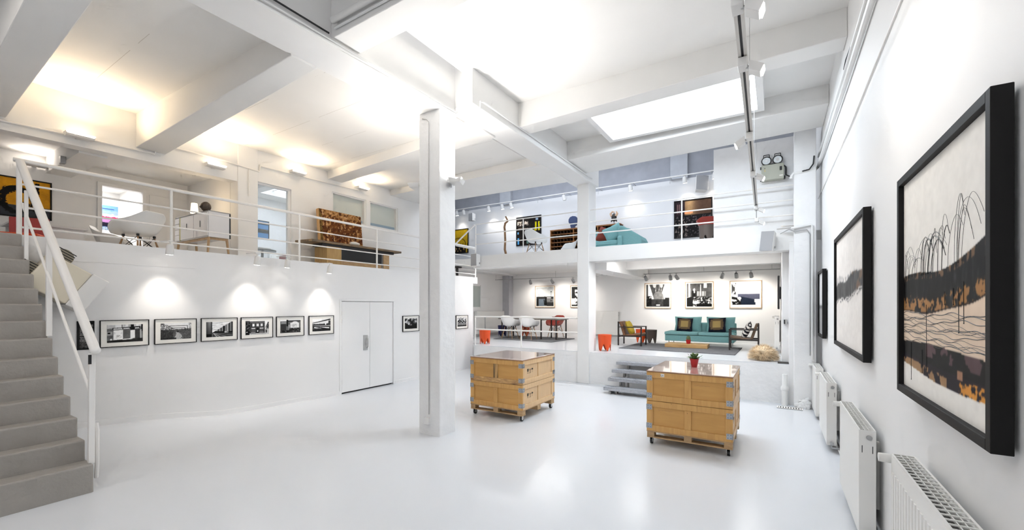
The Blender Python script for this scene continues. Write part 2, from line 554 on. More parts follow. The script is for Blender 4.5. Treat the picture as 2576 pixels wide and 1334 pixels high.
# concrete stairs up to the left gallery
st = [(-6.219, 1.5, .303), (-6.438, 1.485, .53), (-6.632, 1.469, .75), (-6.817, 1.454, .97), (-7.009, 1.438, 1.19), (-7.164, 1.423, 1.40), (-7.319, 1.408, 1.615), (-7.46, 1.392, 1.82), (-7.595, 1.377, 2.021),
      (-7.713, 1.362, 2.21), (-7.834, 1.346, 2.392), (-7.95, 1.331, 2.576), (-8.06, 1.315, 2.746), (-8.173, 1.3, 2.915)]
stair = thing('staircase', 'grey painted concrete staircase climbing to the left gallery', 'staircase', (0, 0, 0))
for i, (x, y, z) in enumerate(st):
    zb = -.02 if i < 2 else st[i - 2][2]
    MB().hexa([(-8.285, .15, zb), (x, .15, zb), (x, y, zb), (-8.285, y, zb), (-8.285, .15, z), (x, .15, z), (x, y, z), (-8.285, y, z)]).build('step', STAIRM, stair, bevel=.018, segs=3)

# ------------------------------------------------------------------ lamps of the room and added fill
def up_light(px, py, power, color, target_dx, x=XM):
    p = on_x(px, py, x)
    p.x += .22
    area_light('uplight_beam', p, (p.x + target_dx, p.y, p.z + 1.0), .30, .10, power, color, 150)
    return p


for px, py, pw in ((195, 350, 15), (535, 424, 15), (742, 440, 10), (905, 480, 9)):
    up_light(px, py, pw, WARM, .55)
# projectors on the column, aimed at the ceiling
area_light('projector_beam', (-4.95, 5.05, 3.98), (-5.6, 5.4, 5.3), .30, .16, 24, NEUT, 160)
area_light('projector_beam', (-4.16, 5.1, 3.98), (-3.3, 4.4, 5.7), .30, .16, 55, (1, .97, .93), 160)

# deep gallery and side room lights; added fill in doorway room and lower room
p = on_x(85, 420, XD)
area_light('uplight_beam', (XD + .25, p.y, 4.62), (XD + .7, p.y, 5.4), .3, .1, 3, (1, .90, .80), 160)
area_light('doorway_fill_beam', (-12.9, (P0 + P1) / 2 - .3, 4.75), (-12.9, (P0 + P1) / 2 - .3, 3), .8, .8, 26, (.95, .97, 1))  # fill light added to brighten the doorway room
area_light('side_room_daylight', (-11.3, 6.8, 5.18), (-11.3, 6.8, 3), 1.8, 1.4, 16, COOL)
for x in (-6.6, -1.9):
    area_light('fill_tube_beam', (x, 11.25, 3.22), (x, 11.25, 0), 3.2, .12, 34, (.97, .98, 1))  # hidden fill behind the slab edge, added to lift the lower room

# ------------------------------------------------------------------ railings
def V(p):
    return tuple(p)


rl = thing('gallery_railing', 'white tubular railing along the edge of the left gallery', 'railing', (XL - .03, 1.28, ZM))
L = 11.15 - 1.28
MB().tube([(0, -.03, .965), (0, L, .965)], .026, 10).build('handrail', RAILM, rl, smooth=True)
for z in (.66, .36, .10):
    MB().tube([(0, 0, z), (0, L, z)], .0135, 8).build('bar', RAILM, rl, smooth=True)
for y in (1.30, 2.93, 5.107, 7.106, 9.2, 11.13):
    MB().tube([(0, y - 1.28, -.02 if y > 1.4 else -.05), (0, y - 1.28, .96)], .021 if y > 1.4 else .026, 8).build('post', RAILM, rl, smooth=True)

sr = thing('stair_railing', 'thick white handrail sloping down beside the concrete stairs', 'railing', (0, 0, 0))
hb, ht = on_y(240, 882, 1.5), Vector((-8.28, 1.3, 3.86))
path = [ht, hb + (ht - hb) * .02, hb, hb + Vector((-.02, 0, -.03))]
MB().tube([ht, hb], .042, 14).build('handrail', RAILM, sr, smooth=True)
MB().ball(hb, .044, 14, 9).build('handrail_end', RAILM, sr, smooth=True)
lb, lt = on_y(226, 985, 1.5), on_y(56, 512, 1.3)
MB().tube([lt, lb], .015, 8).build('lower_bar', RAILM, sr, smooth=True)
MB().bar(on_y(229, 1166, 1.5), on_y(231, 890, 1.5), .05, .05).build('post', RAILM, sr, bevel=.004)
pa = on_y(123, 846, 1.4)
MB().bar(pa, (pa.x, pa.y, 2.90), .05, .05).build('post', RAILM, sr, bevel=.004)
pb = on_y(66, 655, 1.31)
MB().bar(pb, (pb.x, pb.y, 3.45), .035, .035).build('post', RAILM, sr, bevel=.004)
MB().box(*(lambda p: (p.x - .008, p.x + .008, p.y - .012, p.y + .012, p.z - .05, p.z + .05))(on_y(226, 905, 1.47))).build('clip', BLACK, sr)
gp = on_y(233, 1085, 1.53)
MB().tube([(gp.x + .0, gp.y + .03, .10), (gp.x + .03, gp.y + .03, .30), (gp.x + .03, gp.y + .03, .62), (gp.x, gp.y + .03, .70)], .02, 8).build('foot_bar', RAILM, sr, smooth=True)

RG = 'railings of the back gallery'
ZR = [on_y(1499, y, YF).z for y in (526, 556, 586)]
rb = thing('back_railing', 'thin white three bar railing of the back gallery, in front of the sofa', 'railing', (-4.06, YF + .05, ZU), group=RG)
for z in ZR:
    MB().tube([(0, 0, z - ZU), (4.36, 0, z - ZU)], .015, 8).build('bar', RAILM, rb, smooth=True)
px = on_y(1714, 560, YF).x + 4.06
MB().tube([(px, 0, -.02), (px, 0, ZR[0] - ZU)], .016, 8).build('post', RAILM, rb, smooth=True)
rb = thing('back_railing', 'thin white three bar railing of the back gallery, in front of the wooden stick', 'railing', (-4.38, YF + .05, ZU), group=RG)
for z in ZR:
    MB().tube([(-3.35, 0, z - ZU), (0, 0, z - ZU)], .015, 8).build('bar', RAILM, rb, smooth=True)
for p_ in (1314,):
    px = on_y(p_, 590, YF).x + 4.38
    MB().tube([(px, 0, -.02), (px, 0, ZR[0] - ZU)], .016, 8).build('post', RAILM, rb, smooth=True)
MB().tube([(-3.35, 0, -.02), (-3.35, 0, ZR[0] - ZU)], .016, 8).build('post', RAILM, rb, smooth=True)
hs = thing('step_handrail', 'white handrail falling from the back gallery towards the round topped column', 'railing', (-7.75, 10.6, ZM))
o = hs.location.copy()
a_, b_ = on_y(1147, 613, 10.6), on_y(1194, 566, 10.6)
MB().tube([a_ + (a_ - b_) * 1.2 - o, a_ - o, b_ - o], .024, 8).build('handrail', RAILM, hs, smooth=True)
a_, b_ = on_y(1147, 618, 10.6), on_y(1193, 627, 10.6)
MB().tube([a_ - o, b_ - o], .022, 8).build('lower_bar', RAILM, hs, smooth=True)
hs['label'] = 'white handrail falling beside the steps at the left end of the back gallery'
pl = thing('platform_railing', 'low white two bar railing at the edge of the platform by the dining table', 'railing', (-7.76, YF + .04, ZP))
for z in (1.67, 1.29):
    MB().tube([(0, 0, z - ZP), (3.38, 0, z - ZP)], .02, 8).build('bar', RAILM, pl, smooth=True)
MB().tube([(.02, 0, 0), (.02, 0, 1.67 - ZP)], .02, 8).build('post', RAILM, pl, smooth=True)
MB().tube([(1.64, 0, 0), (1.64, 0, 1.67 - ZP)], .022, 8).build('post', RAILM, pl, smooth=True)

# ------------------------------------------------------------------ pipes, conduits, cables
CG = 'white conduits'


def pipe(name, label, pts, r, m=PIPEM, n=8, clips=0, group=CG):
    o = MB().tube(pts, r, n).build(name, m, smooth=True)
    tag(o, label, 'pipe', group)
    if clips:
        for i in range(clips):
            a, b = Vector(pts[0]), Vector(pts[-1])
            c = a + (b - a) * ((i + .5) / clips)
            MB().box(c.x - r * 1.5, c.x + r * 1.5, c.y - .012, c.y + .012, c.z - r * 1.6, c.z + r * 1.6).build('clip', m, o)
    return o


xb = -4.315
pipe('conduit', 'upper white conduit on the side of the main ceiling beam before the column', [on_x(640, 0, xb) + Vector((0, -3, 0)), on_x(640, 0, xb), on_x(1147, 284, xb)], .016)
pipe('conduit', 'lower white conduit on the side of the main ceiling beam, turning up at the column', [(xb, -2, 5.03), (xb, 1, 5.03), (xb, 5.26, 5.03), (xb + .02, 5.30, 5.12)], .018)
pipe('conduit', 'thin conduit along the side of the far ceiling beam, from column to column', [(-3.955, 5.42, 5.10), (-3.955, 5.42, 5.22), (-3.955, 5.5, 5.24), (-3.955, 10.2, 5.22)], .014)
pipe('black_conduit', 'dark cable along the side of the main ceiling beam', [(xb, -2, 5.10), (xb, 1, 5.10), (xb, 3.0, 5.10)], .010, BLACK)
cf = 4.885
c_ = pipe('conduit', 'thin grey cable running down the front of the square column', [on_y(1062, 299, 4.89), on_y(1073, 301, cf), on_y(1078, 307, cf), on_y(1078, 600, cf), on_y(1079, 1043, cf)], .006, GREYMET, 6)
sw = on_y(1075, 1060, cf)
tag(MB().box(sw.x - .045, sw.x + .045, sw.y - .03, sw.y + .02, sw.z - .05, sw.z + .06).build('switch_box', WHITE, bevel=.006), 'white outlet box low on the front of the square column', 'outlet')
zg = XM + .025
pipe('conduit', 'cream conduit along the gallery beam above the golden painting', [on_x(-40, 294, zg), on_x(185, 342, zg), on_x(388, 387, zg), on_x(392, 378, zg)], .016, RAILM)
pipe('conduit', 'cream conduit along the gallery beam above the lamp and sideboard', [on_x(420, 367, zg), on_x(560, 403, zg), on_x(652, 432, zg), on_x(655, 415, zg)], .016, RAILM)
pipe('conduit', 'cream conduit high on the wall above the frosted windows', [on_x(655, 418, zg), on_x(742, 440, zg), on_x(900, 479, zg)], .013, RAILM)
pipe('conduit', 'cream conduit dropping down the pillar beside the glazed opening', [on_x(626, 425, zg + .02), on_x(626, 494, zg + .02)], .009, RAILM)
xw = XR - .04
pipe('wall_pipe', 'thick white pipe high on the right wall under the ceiling', [on_x(2193, 0, xw) + Vector((0, -3, 0)), on_x(2193, 0, xw), on_x(2130, 200, xw), on_x(2058, 420, xw), on_y(2050, 428, 10.02), on_y(1996, 437, 10.0), on_y(1991, 444, 10.0), on_y(1990, 450, 10.0)], .028)
pipe('wall_pipe', 'second white pipe high on the right wall, just above the thick one', [on_x(2178, 0, xw) + Vector((0, -3, 0)), on_x(2178, 0, xw), on_x(2122, 190, xw), on_x(2058, 395, xw)], .016)
pipe('wall_cable', 'thin white cable sloping along the bare upper right wall', [on_x(2267, 0, XR - .01) + Vector((0, -2.5, .05)), on_x(2267, 0, XR - .01), on_x(2140, 317, XR - .01), on_x(2058, 500, XR - .01)], .007, RAILM)
pipe('black_cable', 'black cable tucked behind the pipe high on the right wall', [on_x(2140, 118, XR - .02), on_x(2128, 150, XR - .02), on_x(2123, 175, XR - .02)], .008, BLACK)
pipe('black_cable', 'black cable drooping at the top of the corner pillar', [on_y(2048, 392, 9.98), on_y(2046, 412, 9.97), on_y(2036, 426, 9.97), on_y(2018, 431, 9.97)], .012, BLACK)
yc = 9.97
pipe('wall_pipe', 'white pipe running down the corner pillar to the radiators', [on_y(1990, 575, yc), on_y(2040, 565, yc), on_y(2043, 570, yc), on_y(2043, 905, yc)], .02)
pipe('black_cable', 'grey cable hanging along the corner pillar behind the speaker', [on_y(1962, 588, yc), on_y(1985, 577, yc), on_y(2000, 583, yc), on_y(2030, 578, yc), on_y(2038, 590, yc), on_y(2038, 895, yc)], .010, GREYMET)
for k, (p_, q_) in enumerate((((1955, 577), (1995, 573)), ((1966, 570), (2000, 568)))):
    tag(MB().bar(on_y(*p_, 10.2), on_y(*q_, 10.05), .03, .02).build('bracket', GREYMET), ('lower' if k == 0 else 'upper') + ' of two short metal bars above the speaker at the pillar', 'bracket')
pipe('drain_pipe', 'stubby white drain pipe rising from the floor by the platform wall', [on_z(1974, 1020, 0), on_z(1974, 1020, 0) + Vector((0, 0, .30))], .055, PIPEM, 14)
dp = on_z(1974, 1020, 0)
tag(MB().lathe([(.062, .30), (.07, .31), (.07, .36), (.045, .40), (.045, .62)], 14, dp).build('drain_collar', PIPEM, smooth=True), 'narrower white pipe neck on the stubby drain pipe', 'pipe')
pc = bpy.data.objects['drain_collar']
pc.parent = bpy.data.objects['drain_pipe']
del pc['category']
del pc['label']
# lumpy mortar in the corner
mb = MB()
random.seed(3)
for k in range(26):
    x_, z_ = random.uniform(.34, .55), random.uniform(0, .20) * random.random()
    r_ = random.uniform(.02, .045)
    mb.ball((x_, 9.985 - .03 * (1 - z_ / .2), z_ + .015), r_, 7, 5, (r_ * 1.3, r_ * .7, r_))
tag(mb.build('mortar_patch', BRICKW, smooth=True), 'crumbling white mortar heap at the foot of the corner pillar', 'mortar')
# floor drain grate
g0, g1 = on_z(1966, 1022, 0), on_z(2008, 1034, 0)
gr = thing('floor_drain', 'small white slotted drain grate set in the floor near the radiators', 'drain', ((g0.x + g1.x) / 2, (g0.y + g1.y) / 2, 0))
MB().box(-.21, .21, -.09, .09, .001, .006).build('pan', DARKGAP, gr)
MB().box(-.21, .21, -.09, -.07, .002, .012).box(-.21, .21, .07, .09, .002, .012).box(-.21, -.19, -.07, .07, .002, .012).box(.19, .21, -.07, .07, .002, .012).build('frame', RAILM, gr)
for k in range(9):
    x = -.19 + .38 * (k + .5) / 9
    MB().box(x - .012, x + .012, -.07, .07, .002, .011).build('slat', RAILM, gr)
sp = on_y(2024, 963, 10.17)
so = thing('wall_socket', 'black double wall socket beside the radiators', 'socket', (sp.x, 10.19, sp.z))
MB().box(-.05, .05, -.025, .0, -.055, .055).build('plate', BLACK, so, bevel=.004)
for sx in (-.022, .022):
    for sz in (-.026, .026):
        MB().lathe([(.016, 0), (.016, .006), (.010, .006), (.010, .002)], 10).build('outlet', mat('socket_grey', (.35, .35, .35), .5), so, smooth=True)
        ch = [k for k in bpy.data.objects if k.parent == so][-1]
        ch.rotation_euler = (R(90), 0, 0)
        ch.location = (sx, -.025, sz)
tag(MB().box(.03, .222, YF + .01, YF + .29, ZP + .002, ZP + .012).build('threshold_plate', DARKGAP), 'dark metal threshold plate at the platform edge beside the straw pouf', 'threshold')
dh = thing('door_pull', 'black and chrome pull on the white panel beside the sofa room', 'handle', (.16, YF + .29, on_y(1980, 810, 10.58).z))
MB().box(-.02, .0, -.05, .0, -.045, .045).build('plate', BLACK, dh, bevel=.003)
MB().tube([(.02, -.04, -.05), (.02, -.04, .05)], .02, 10).build('grip', STEEL, dh, smooth=True)

# ------------------------------------------------------------------ lamps
def shade_mat():
    return mat('lamp_glow', (1, .9, .75), .5, emit=(1, .82, .58), estr=4)


GLOW = mat('bulb_glow', (1, .95, .9), .5, emit=(1, .92, .82), estr=14)


def spot_thing(label, loc, target, power, color, s=1.0, group=None, drop=.05, angle=55, blend=.7, m=LAMPW, lamp=True):
    """ceiling or track spot: stem, cylindrical head aimed at target, glowing lens"""
    t = thing('spot_lamp', label, 'lamp', loc, 0, group)
    MB().tube([(0, 0, 0), (0, 0, -drop)], .008 * s, 8).build('stem', m, t, smooth=True)
    MB().box(-.018 * s, .018 * s, -.03 * s, .03 * s, -.012, .0).build('mount', m, t)
    h = Vector((0, 0, -drop))
    d = (Vector(target) - (Vector(loc) + h)).normalized()
    h0, h1 = h - d * .03 * s, h + d * .075 * s
    hd = MB().tube([h0, h0 + d * .015 * s, h1], [.022 * s, .032 * s, .036 * s], 12).build('head', m, t, smooth=True)
    MB().tube([h1 + d * .0005, h1 + d * .003], .030 * s, 12).build('lens', GLOW if lamp else BLACK, hd)
    if power:
        spot_light('spot_beam', Vector(loc) + h + d * (.085 * s), target, power, color, angle, blend)
    return t


SG = 'spots under the left gallery edge'
names = ['above the wide shopfront photograph', 'above the train photograph', 'between the train and the house photographs', 'above the bridge photograph']
for (px, py, ty, tz, pw), nm in zip(((428, 614, 2.35, 1.75, 75), (648, 644, 3.75, 1.75, 75), (724, 652, 4.15, 1.85, 20), (830, 668, 5.3, 1.75, 70)), names):
    p = on_x(px, py, XL + .36)
    spot_thing('small white spot under the left gallery ' + nm, (p.x, p.y, p.z + .05), (XL + .02, p.y + .02, tz - .45), pw * .40, NEUT, 1.5, SG, .10, 76, 1.0)
    MB().bar((p.x, p.y, p.z + .05), (XL - .02, p.y, p.z + .07), .02, .012).build('arm', LAMPW, bpy.data.objects[[o.name for o in bpy.data.objects if o.name.startswith('spot_lamp')][-1]]).matrix_parent_inverse = Matrix.Translation(-Vector((p.x, p.y, p.z + .05)))

# suspended track on the right with adjustable floods
tr = thing('light_track', 'long suspended grey lighting track hanging before the right wall', 'light track', (-.27, 6.5, 4.0))
ta, tb = Vector((-.19, 2.0, 4.0)), Vector((-.345, 10.22, 4.0))
o = tr.location.copy()
MB().bar(ta - o + Vector((.02, 0, 0)), tb - o + Vector((.02, 0, 0)), .022, .05).bar(ta - o - Vector((.02, 0, 0)), tb - o - Vector((.02, 0, 0)), .022, .05).build('rail', mat('track_grey', (.62, .60, .57), .4, metal=.3), tr)
MB().bar(ta - o, tb - o, .016, .034).build('slot', BLACK, tr)
for y in (3.4, 5.6, 8.0, 10.0):
    x = ta.x + (tb.x - ta.x) * (y - ta.y) / (tb.y - ta.y)
    MB().tube([(x - o.x, y - o.y, .02), (x - o.x, y - o.y, 1.5)], .003, 5).build('wire', GREYMET, tr)
TG = 'floods on the suspended track'
tn = ['at the near end', 'second from the near end', 'third from the near end', 'before the emergency lamps', 'low before the pier, upper of two', 'low before the pier, lower of two']
for k, ((px, py), nm) in enumerate(zip(((1850, 8), (1880, 155), (1888, 340), (1897, 436), (1908, 520), (1910, 543)), tn)):
    p = on_z(px, py, 3.95)
    if p.y > 10.1:
        p = on_y(px, py, 10.1)
    p = Vector((ta.x + (tb.x - ta.x) * (p.y - ta.y) / (tb.y - ta.y), p.y, 3.97))
    if k == 5:
        p.z = 3.80
    f = thing('track_flood', 'white lamp on the suspended track, ' + nm, 'lamp', p, 0, TG)
    dr = 1 if k != 2 else -1
    MB().box(-.035, .035, -.06, .06, -.07, .0).build('driver', LAMPW, f, bevel=.005)
    hd = MB().hexa([(.04 * dr, -.05, -.10), (.12 * dr, -.05, -.15), (.12 * dr, .05, -.15), (.04 * dr, .05, -.10), (.05 * dr, -.05, -.03), (.15 * dr, -.05, -.09), (.15 * dr, .05, -.09), (.05 * dr, .05, -.03)]).build('head', LAMPW, f, bevel=.004)
    MB().bar((.125 * dr, 0, -.118), (.145 * dr, 0, -.125), .085, .045).build('lens', GLOW, hd)
    MB().tube([(0, 0, -.05), (.05 * dr, 0, -.07)], .012, 8).build('joint', GREYMET, f, smooth=True)
    if k == 5:
        MB().tube([(0, 0, 0), (0, 0, .16)], .010, 6).build('stem', GREYMET, f)
    if k < 4:
        area_light('flood_beam', p + Vector((.17 * dr, 0, -.15)), p + Vector((1.2 * dr, 0, -1.1)), .08, .05, (1.5, 2, 2, 3)[k], NEUT, 140)
# bright tube fixture on the cross beam near the camera
tl = thing('tube_lamp', 'long white tube lamp fixed along the cross beam above', 'lamp', (-3.2, 3.0, 5.22))
MB().tube([(-1.05, 0, 0), (2.2, 0, 0)], .035, 10).build('tube', LAMPW, tl, smooth=True)
MB().box(-1.0, 2.2, .02, .06, -.02, .05).build('holder', LAMPW, tl, bevel=.004)
MB().tube([(-1.05, 0.03, -.07), (2.2, 0.03, -.07)], .014, 8).build('conduit', PIPEM, tl, smooth=True)
# projectors on the column
for lab, loc, dx in (('white ceiling projector on the left side of the square column', (-4.86, 5.05, 3.93), -1), ('white ceiling projector on the right side of the square column', (-4.28, 5.1, 3.93), 1)):
    t = thing('column_projector', lab, 'lamp', loc, 0, 'projectors on the square column')
    MB().box(-.09 if dx < 0 else -.06, .09 if dx < 0 else .05, -.03, .05, -.03, .02).build('bracket', LAMPW, t, bevel=.004)
    MB().hexa([(-.11, -.16, -.04), (.11, -.16, -.04), (.11, .0, -.04), (-.11, .0, -.04), (-.13, -.19, .03), (.13, -.19, .03), (.13, .02, .03), (-.13, .02, .03)]).build('housing', LAMPW, t, bevel=.006)
    t.rotation_euler = (0, 0, R(-70 if dx < 0 else 115))
    MB().box(-.11, .11, -.165, .0, .031, .034).build('glass', GLOW, t)
    MB().box(-.03, .03, -.0, .03, -.09, -.04).build('knob', GREYMET, t, bevel=.004)
# uplights on the left wall
for (px, py), nm in zip(((195, 347), (535, 421), (742, 437), (905, 476)), ('above the golden painting', 'above the table lamp', 'above the glazed opening', 'above the frosted windows')):
    p = on_x(px, py, XM)
    t = thing('wall_uplight', 'slim white uplight on the gallery beam ' + nm, 'lamp', (XM, p.y, p.z), 0, 'uplights on the gallery beam')
    MB().box(.0, .06, -.03, .03, -.03, .01).build('bracket', LAMPW, t)
    MB().hexa([(.05, -.16, -.03), (.16, -.16, -.03), (.16, .16, -.03), (.05, .16, -.03), (.04, -.17, .03), (.20, -.17, .03), (.20, .17, .03), (.04, .17, .03)]).build('housing', LAMPW, t, bevel=.004)
    MB().box(.06, .19, -.15, .15, .031, .034).build('glass', shade_mat(), t)
# fixture tucked into the deep gallery beam
p = on_x(248, 402, -10.4)
tag(MB().box(p.x - .05, p.x + .05, 2.08, 2.15, 4.44, 4.56).build('sensor_box', GREYMET, bevel=.005), 'small grey box on the gallery crossbeam above the doorway', 'sensor')

# added unseen fill tubes of the lower room and the deep gallery uplight as fixtures
for x, nm_ in ((-6.6, 'above the platform railing by the dining table'), (-1.9, 'above the platform edge before the sofa')):
    t = thing('fill_tube', 'added hidden fill tube of the lower room, ' + nm_, 'lamp', (x, 11.25, 3.3), 0, 'added fill tubes of the lower room')
    MB().box(-1.62, 1.62, -.06, .06, -.03, 0).build('housing', LAMPW, t, bevel=.004)
    MB().tube([(-1.6, 0, -.045), (1.6, 0, -.045)], .016, 8).build('tube', GLOW, t)
p = on_x(85, 420, XD)
t = thing('wall_uplight', 'slim white uplight on the deep gallery wall over the golden painting', 'lamp', (XD, p.y, 4.60), 0, 'uplights on the gallery beam')
MB().box(.0, .10, -.03, .03, -.03, .0).build('bracket', LAMPW, t)
MB().hexa([(.08, -.16, -.04), (.22, -.16, -.04), (.22, .16, -.04), (.08, .16, -.04), (.06, -.17, .005), (.26, -.17, .005), (.26, .17, .005), (.06, .17, .005)]).build('housing', LAMPW, t, bevel=.004)

dl = thing('fill_lamp_disc', 'round white disc added over the fill light in the room behind the gallery doorway', 'lamp', (-12.9, (P0 + P1) / 2 - .3, 4.80))  # unseen fixture added to go with the doorway fill light
MB().lathe([(0, -.03), (.38, -.03), (.42, 0), (0, 0)], 24).build('housing', LAMPW, dl, smooth=True)
MB().lathe([(0, -.04), (.36, -.035), (.36, -.03)], 24).build('diffuser', GLOW, dl, smooth=True)

# ------------------------------------------------------------------ framed pictures (flat prints carried as colour on a fine mesh)
def vnoise(u, v, fx, fy, seed):
    rs = np.random.RandomState(seed)
    g = rs.rand(int(fy) + 3, int(fx) + 3)
    x, y = np.clip(u, 0, 1) * fx, np.clip(v, 0, 1) * fy
    xi, yi = np.floor(x).astype(int), np.floor(y).astype(int)
    a, b = x - xi, y - yi
    a, b = a * a * (3 - 2 * a), b * b * (3 - 2 * b)
    return (g[yi, xi] * (1 - a) + g[yi, xi + 1] * a) * (1 - b) + (g[yi + 1, xi] * (1 - a) + g[yi + 1, xi + 1] * a) * b


def fbm(u, v, fx, fy, seed, n=4):
    t, w, s = 0, 0, 1.0
    for i in range(n):
        t = t + s * vnoise(u, v, fx * 2 ** i, fy * 2 ** i, seed + i)
        w += s
        s *= .55
    return t / w


def paint(a, m, val):
    if np.isscalar(val) or getattr(val, 'ndim', 0) == 2:
        for k in range(3):
            a[..., k] = np.where(m, val, a[..., k])
    else:
        for k in range(3):
            a[..., k] = np.where(m, val[k], a[..., k])


def rect(u, v, x0, x1, y0, y1):
    return (u >= x0) & (u <= x1) & (v >= y0) & (v <= y1)


def art_mesh(name, w, h, fn, parent, res=90, off=0.0, soft=True):
    nu = max(12, int(res * (w / max(w, h))))
    nv = max(12, int(res * (h / max(w, h))))
    u, v = np.meshgrid(np.linspace(0, 1, nu), np.linspace(0, 1, nv))
    a = np.zeros((nv, nu, 3)) + .5
    a = fn(u, v, a)
    if soft:
        a = .5 + (a - .5) * 1.10
        b = np.pad(a, ((1, 1), (1, 1), (0, 0)), 'edge')
        a = .4 * a + .6 * (b[:-2, 1:-1] + b[2:, 1:-1] + b[1:-1, :-2] + b[1:-1, 2:]) / 4
        a = a + .045 * (fbm(u, v, 30, 30, 7, 2) - .5)[..., None]
    a = np.clip(a, 0, 1) ** 2.2
    mb = MB()
    mb.grid(lambda s, t: ((s - .5) * w, off, (t - .5) * h), nu, nv)
    me = bpy.data.meshes.new(name)
    me.from_pydata(mb.v, [], mb.f)
    at = me.color_attributes.new('ink', 'FLOAT_COLOR', 'POINT')
    col = np.ones((nv * nu, 4), dtype=np.float32)
    col[:, :3] = a.reshape(-1, 3)
    at.data.foreach_set('color', col.ravel())
    me.materials.append(print_mat())
    o = bpy.data.objects.new(name, me)
    COL.objects.link(o)
    o.parent = parent
    return o


FRAME_BLACK = mat('frame_black', (.008, .0075, .0075), .55, spec=.2)
FRAME_WOOD = mat('frame_oak', (.48, .33, .20), .5, noise=.2, scale=18)
MOUNT = mat('mount_board', (.84, .82, .77), .8)


def picture(label, c, rz, w, h, fn, fw=.018, fm=FRAME_BLACK, mount=.0, mounty=None, depth=.03, group=None, res=90, cat='picture', name='framed_picture', gap=.004):
    """c: centre of the back of the frame on the wall; faces local -y"""
    t = thing(name, label, cat, c, rz, group)
    d0, d1 = -gap, -gap - depth
    z = h / 2
    x = w / 2
    for (x0, x1, z0, z1) in ((-x + fw, x - fw, z - fw, z), (-x + fw, x - fw, -z, -z + fw), (-x, -x + fw, -z, z), (x - fw, x, -z, z)):
        MB().box(x0, x1, d1, d0, z0, z1).build('frame_bar', fm, t, bevel=.002, segs=1)
    my = mount if mounty is None else mounty
    MB().box(-x + fw * .9, x - fw * .9, d1 + depth * .45, d0 - .002, -z + fw * .9, z - fw * .9).build('mount' if mount else 'backing', MOUNT, t)
    iw, ih = w - 2 * fw - 2 * mount, h - 2 * fw - 2 * my
    art_mesh('print', iw, ih, fn, t, res, d1 + depth * .45 - .0015)
    return t


# --- the eight photographs of the long left wall
def a_shop(u, v, a):
    n = fbm(u, v, 10, 6, 1)
    paint(a, u >= 0, .30 + .25 * n)
    sl = v - .10 * u
    paint(a, sl > .78, .55 + .3 * n)
    for x0, x1 in ((.22, .40), (.50, .58), (.80, .88)):
        paint(a, rect(u, sl, x0, x1, .80, 1.0), .85)
    paint(a, rect(u, sl, .40, .42, .74, 1), .12)
    paint(a, rect(u, sl, .65, .74, .78, .98), .10)
    paint(a, rect(u, sl, .95, 1, .5, 1), .1)
    paint(a, rect(u, sl, .15, .92, .70, .80), .10)
    paint(a, rect(u, sl, .17, .42, .70, .77), .80)
    paint(a, rect(u, sl, .44, .62, .69, .76), .74)
    paint(a, rect(u, sl, .77, .89, .68, .74), .8)
    paint(a, rect(u, sl, .17, .43, .12, .66), .93 - .1 * (n > .62))
    paint(a, rect(u, sl, .23, .39, .22, .36) & (fbm(u, v, 26, 20, 5) > .52), .6)
    paint(a, rect(u, sl, .44, .63, .12, .66), .34 + .18 * np.sin(v * 90) * .5 + .1 * n)
    paint(a, rect(u, sl, .46, .56, .34, .42) & (n > .45), .85)
    paint(a, rect(u, sl, .64, .77, .14, .60), .90)
    paint(a, rect(u, sl, .64, .77, .62, .72), .06)
    paint(a, rect(u, sl, .78, .91, .10, .62), .25 + .12 * np.sin(v * 80))
    paint(a, rect(u, sl, .92, .96, .05, .60), .7)
    paint(a, rect(u, sl, .0, .15, .40, .62), .48 + .2 * n)
    paint(a, rect(u, sl, .02, .09, .48, .56), .08)
    paint(a, (sl < .10), .12 + .12 * n)
    paint(a, rect(u, sl, .42, .70, .08, .14), .82)
    paint(a, (u - .11) ** 2 + ((v - .17) * .6) ** 2 < .0009, .9)
    return a


def a_canal(u, v, a):
    n = fbm(u, v, 22, 14, 11)
    m = fbm(u, v, 60, 40, 12, 2)
    paint(a, v >= 0, .84 + .04 * n)
    left = v < 1.02 - 1.2 * u * u - .35 * u + .12 * (n - .5)
    paint(a, left & (m > .42), .22 + .2 * n)
    paint(a, (v < .62 - .05 * n) & (u < .42), .16 + .38 * m * n)
    paint(a, (v < .60 + .12 * (u - .5) + .1 * (n - .5)) & (u > .40), .20 + .3 * m)
    paint(a, (v > .6) & (u > .92) & (m > .5), .4)
    for d_, y0 in ((0, .82), (.08, .68)):
        paint(a, rect(u, v, .28 + d_, .88 - d_, y0, y0 + .03), .12)
        paint(a, rect(u, v, .86 - d_, .88 - d_, .55, y0), .12)
    wpath = .05 + .34 * np.clip(.42 - v, 0, 1)
    paint(a, (v < .42) & (abs(u - .56 - .1 * np.sin(v * 9) * v) < wpath * (.35 + .5 * (n > .38))), .80 - .25 * m)
    paint(a, (v < .10) & (u < .5), .10 + .2 * m)
    paint(a, rect(u, v, .53, .57, .42, .52), .08)
    return a


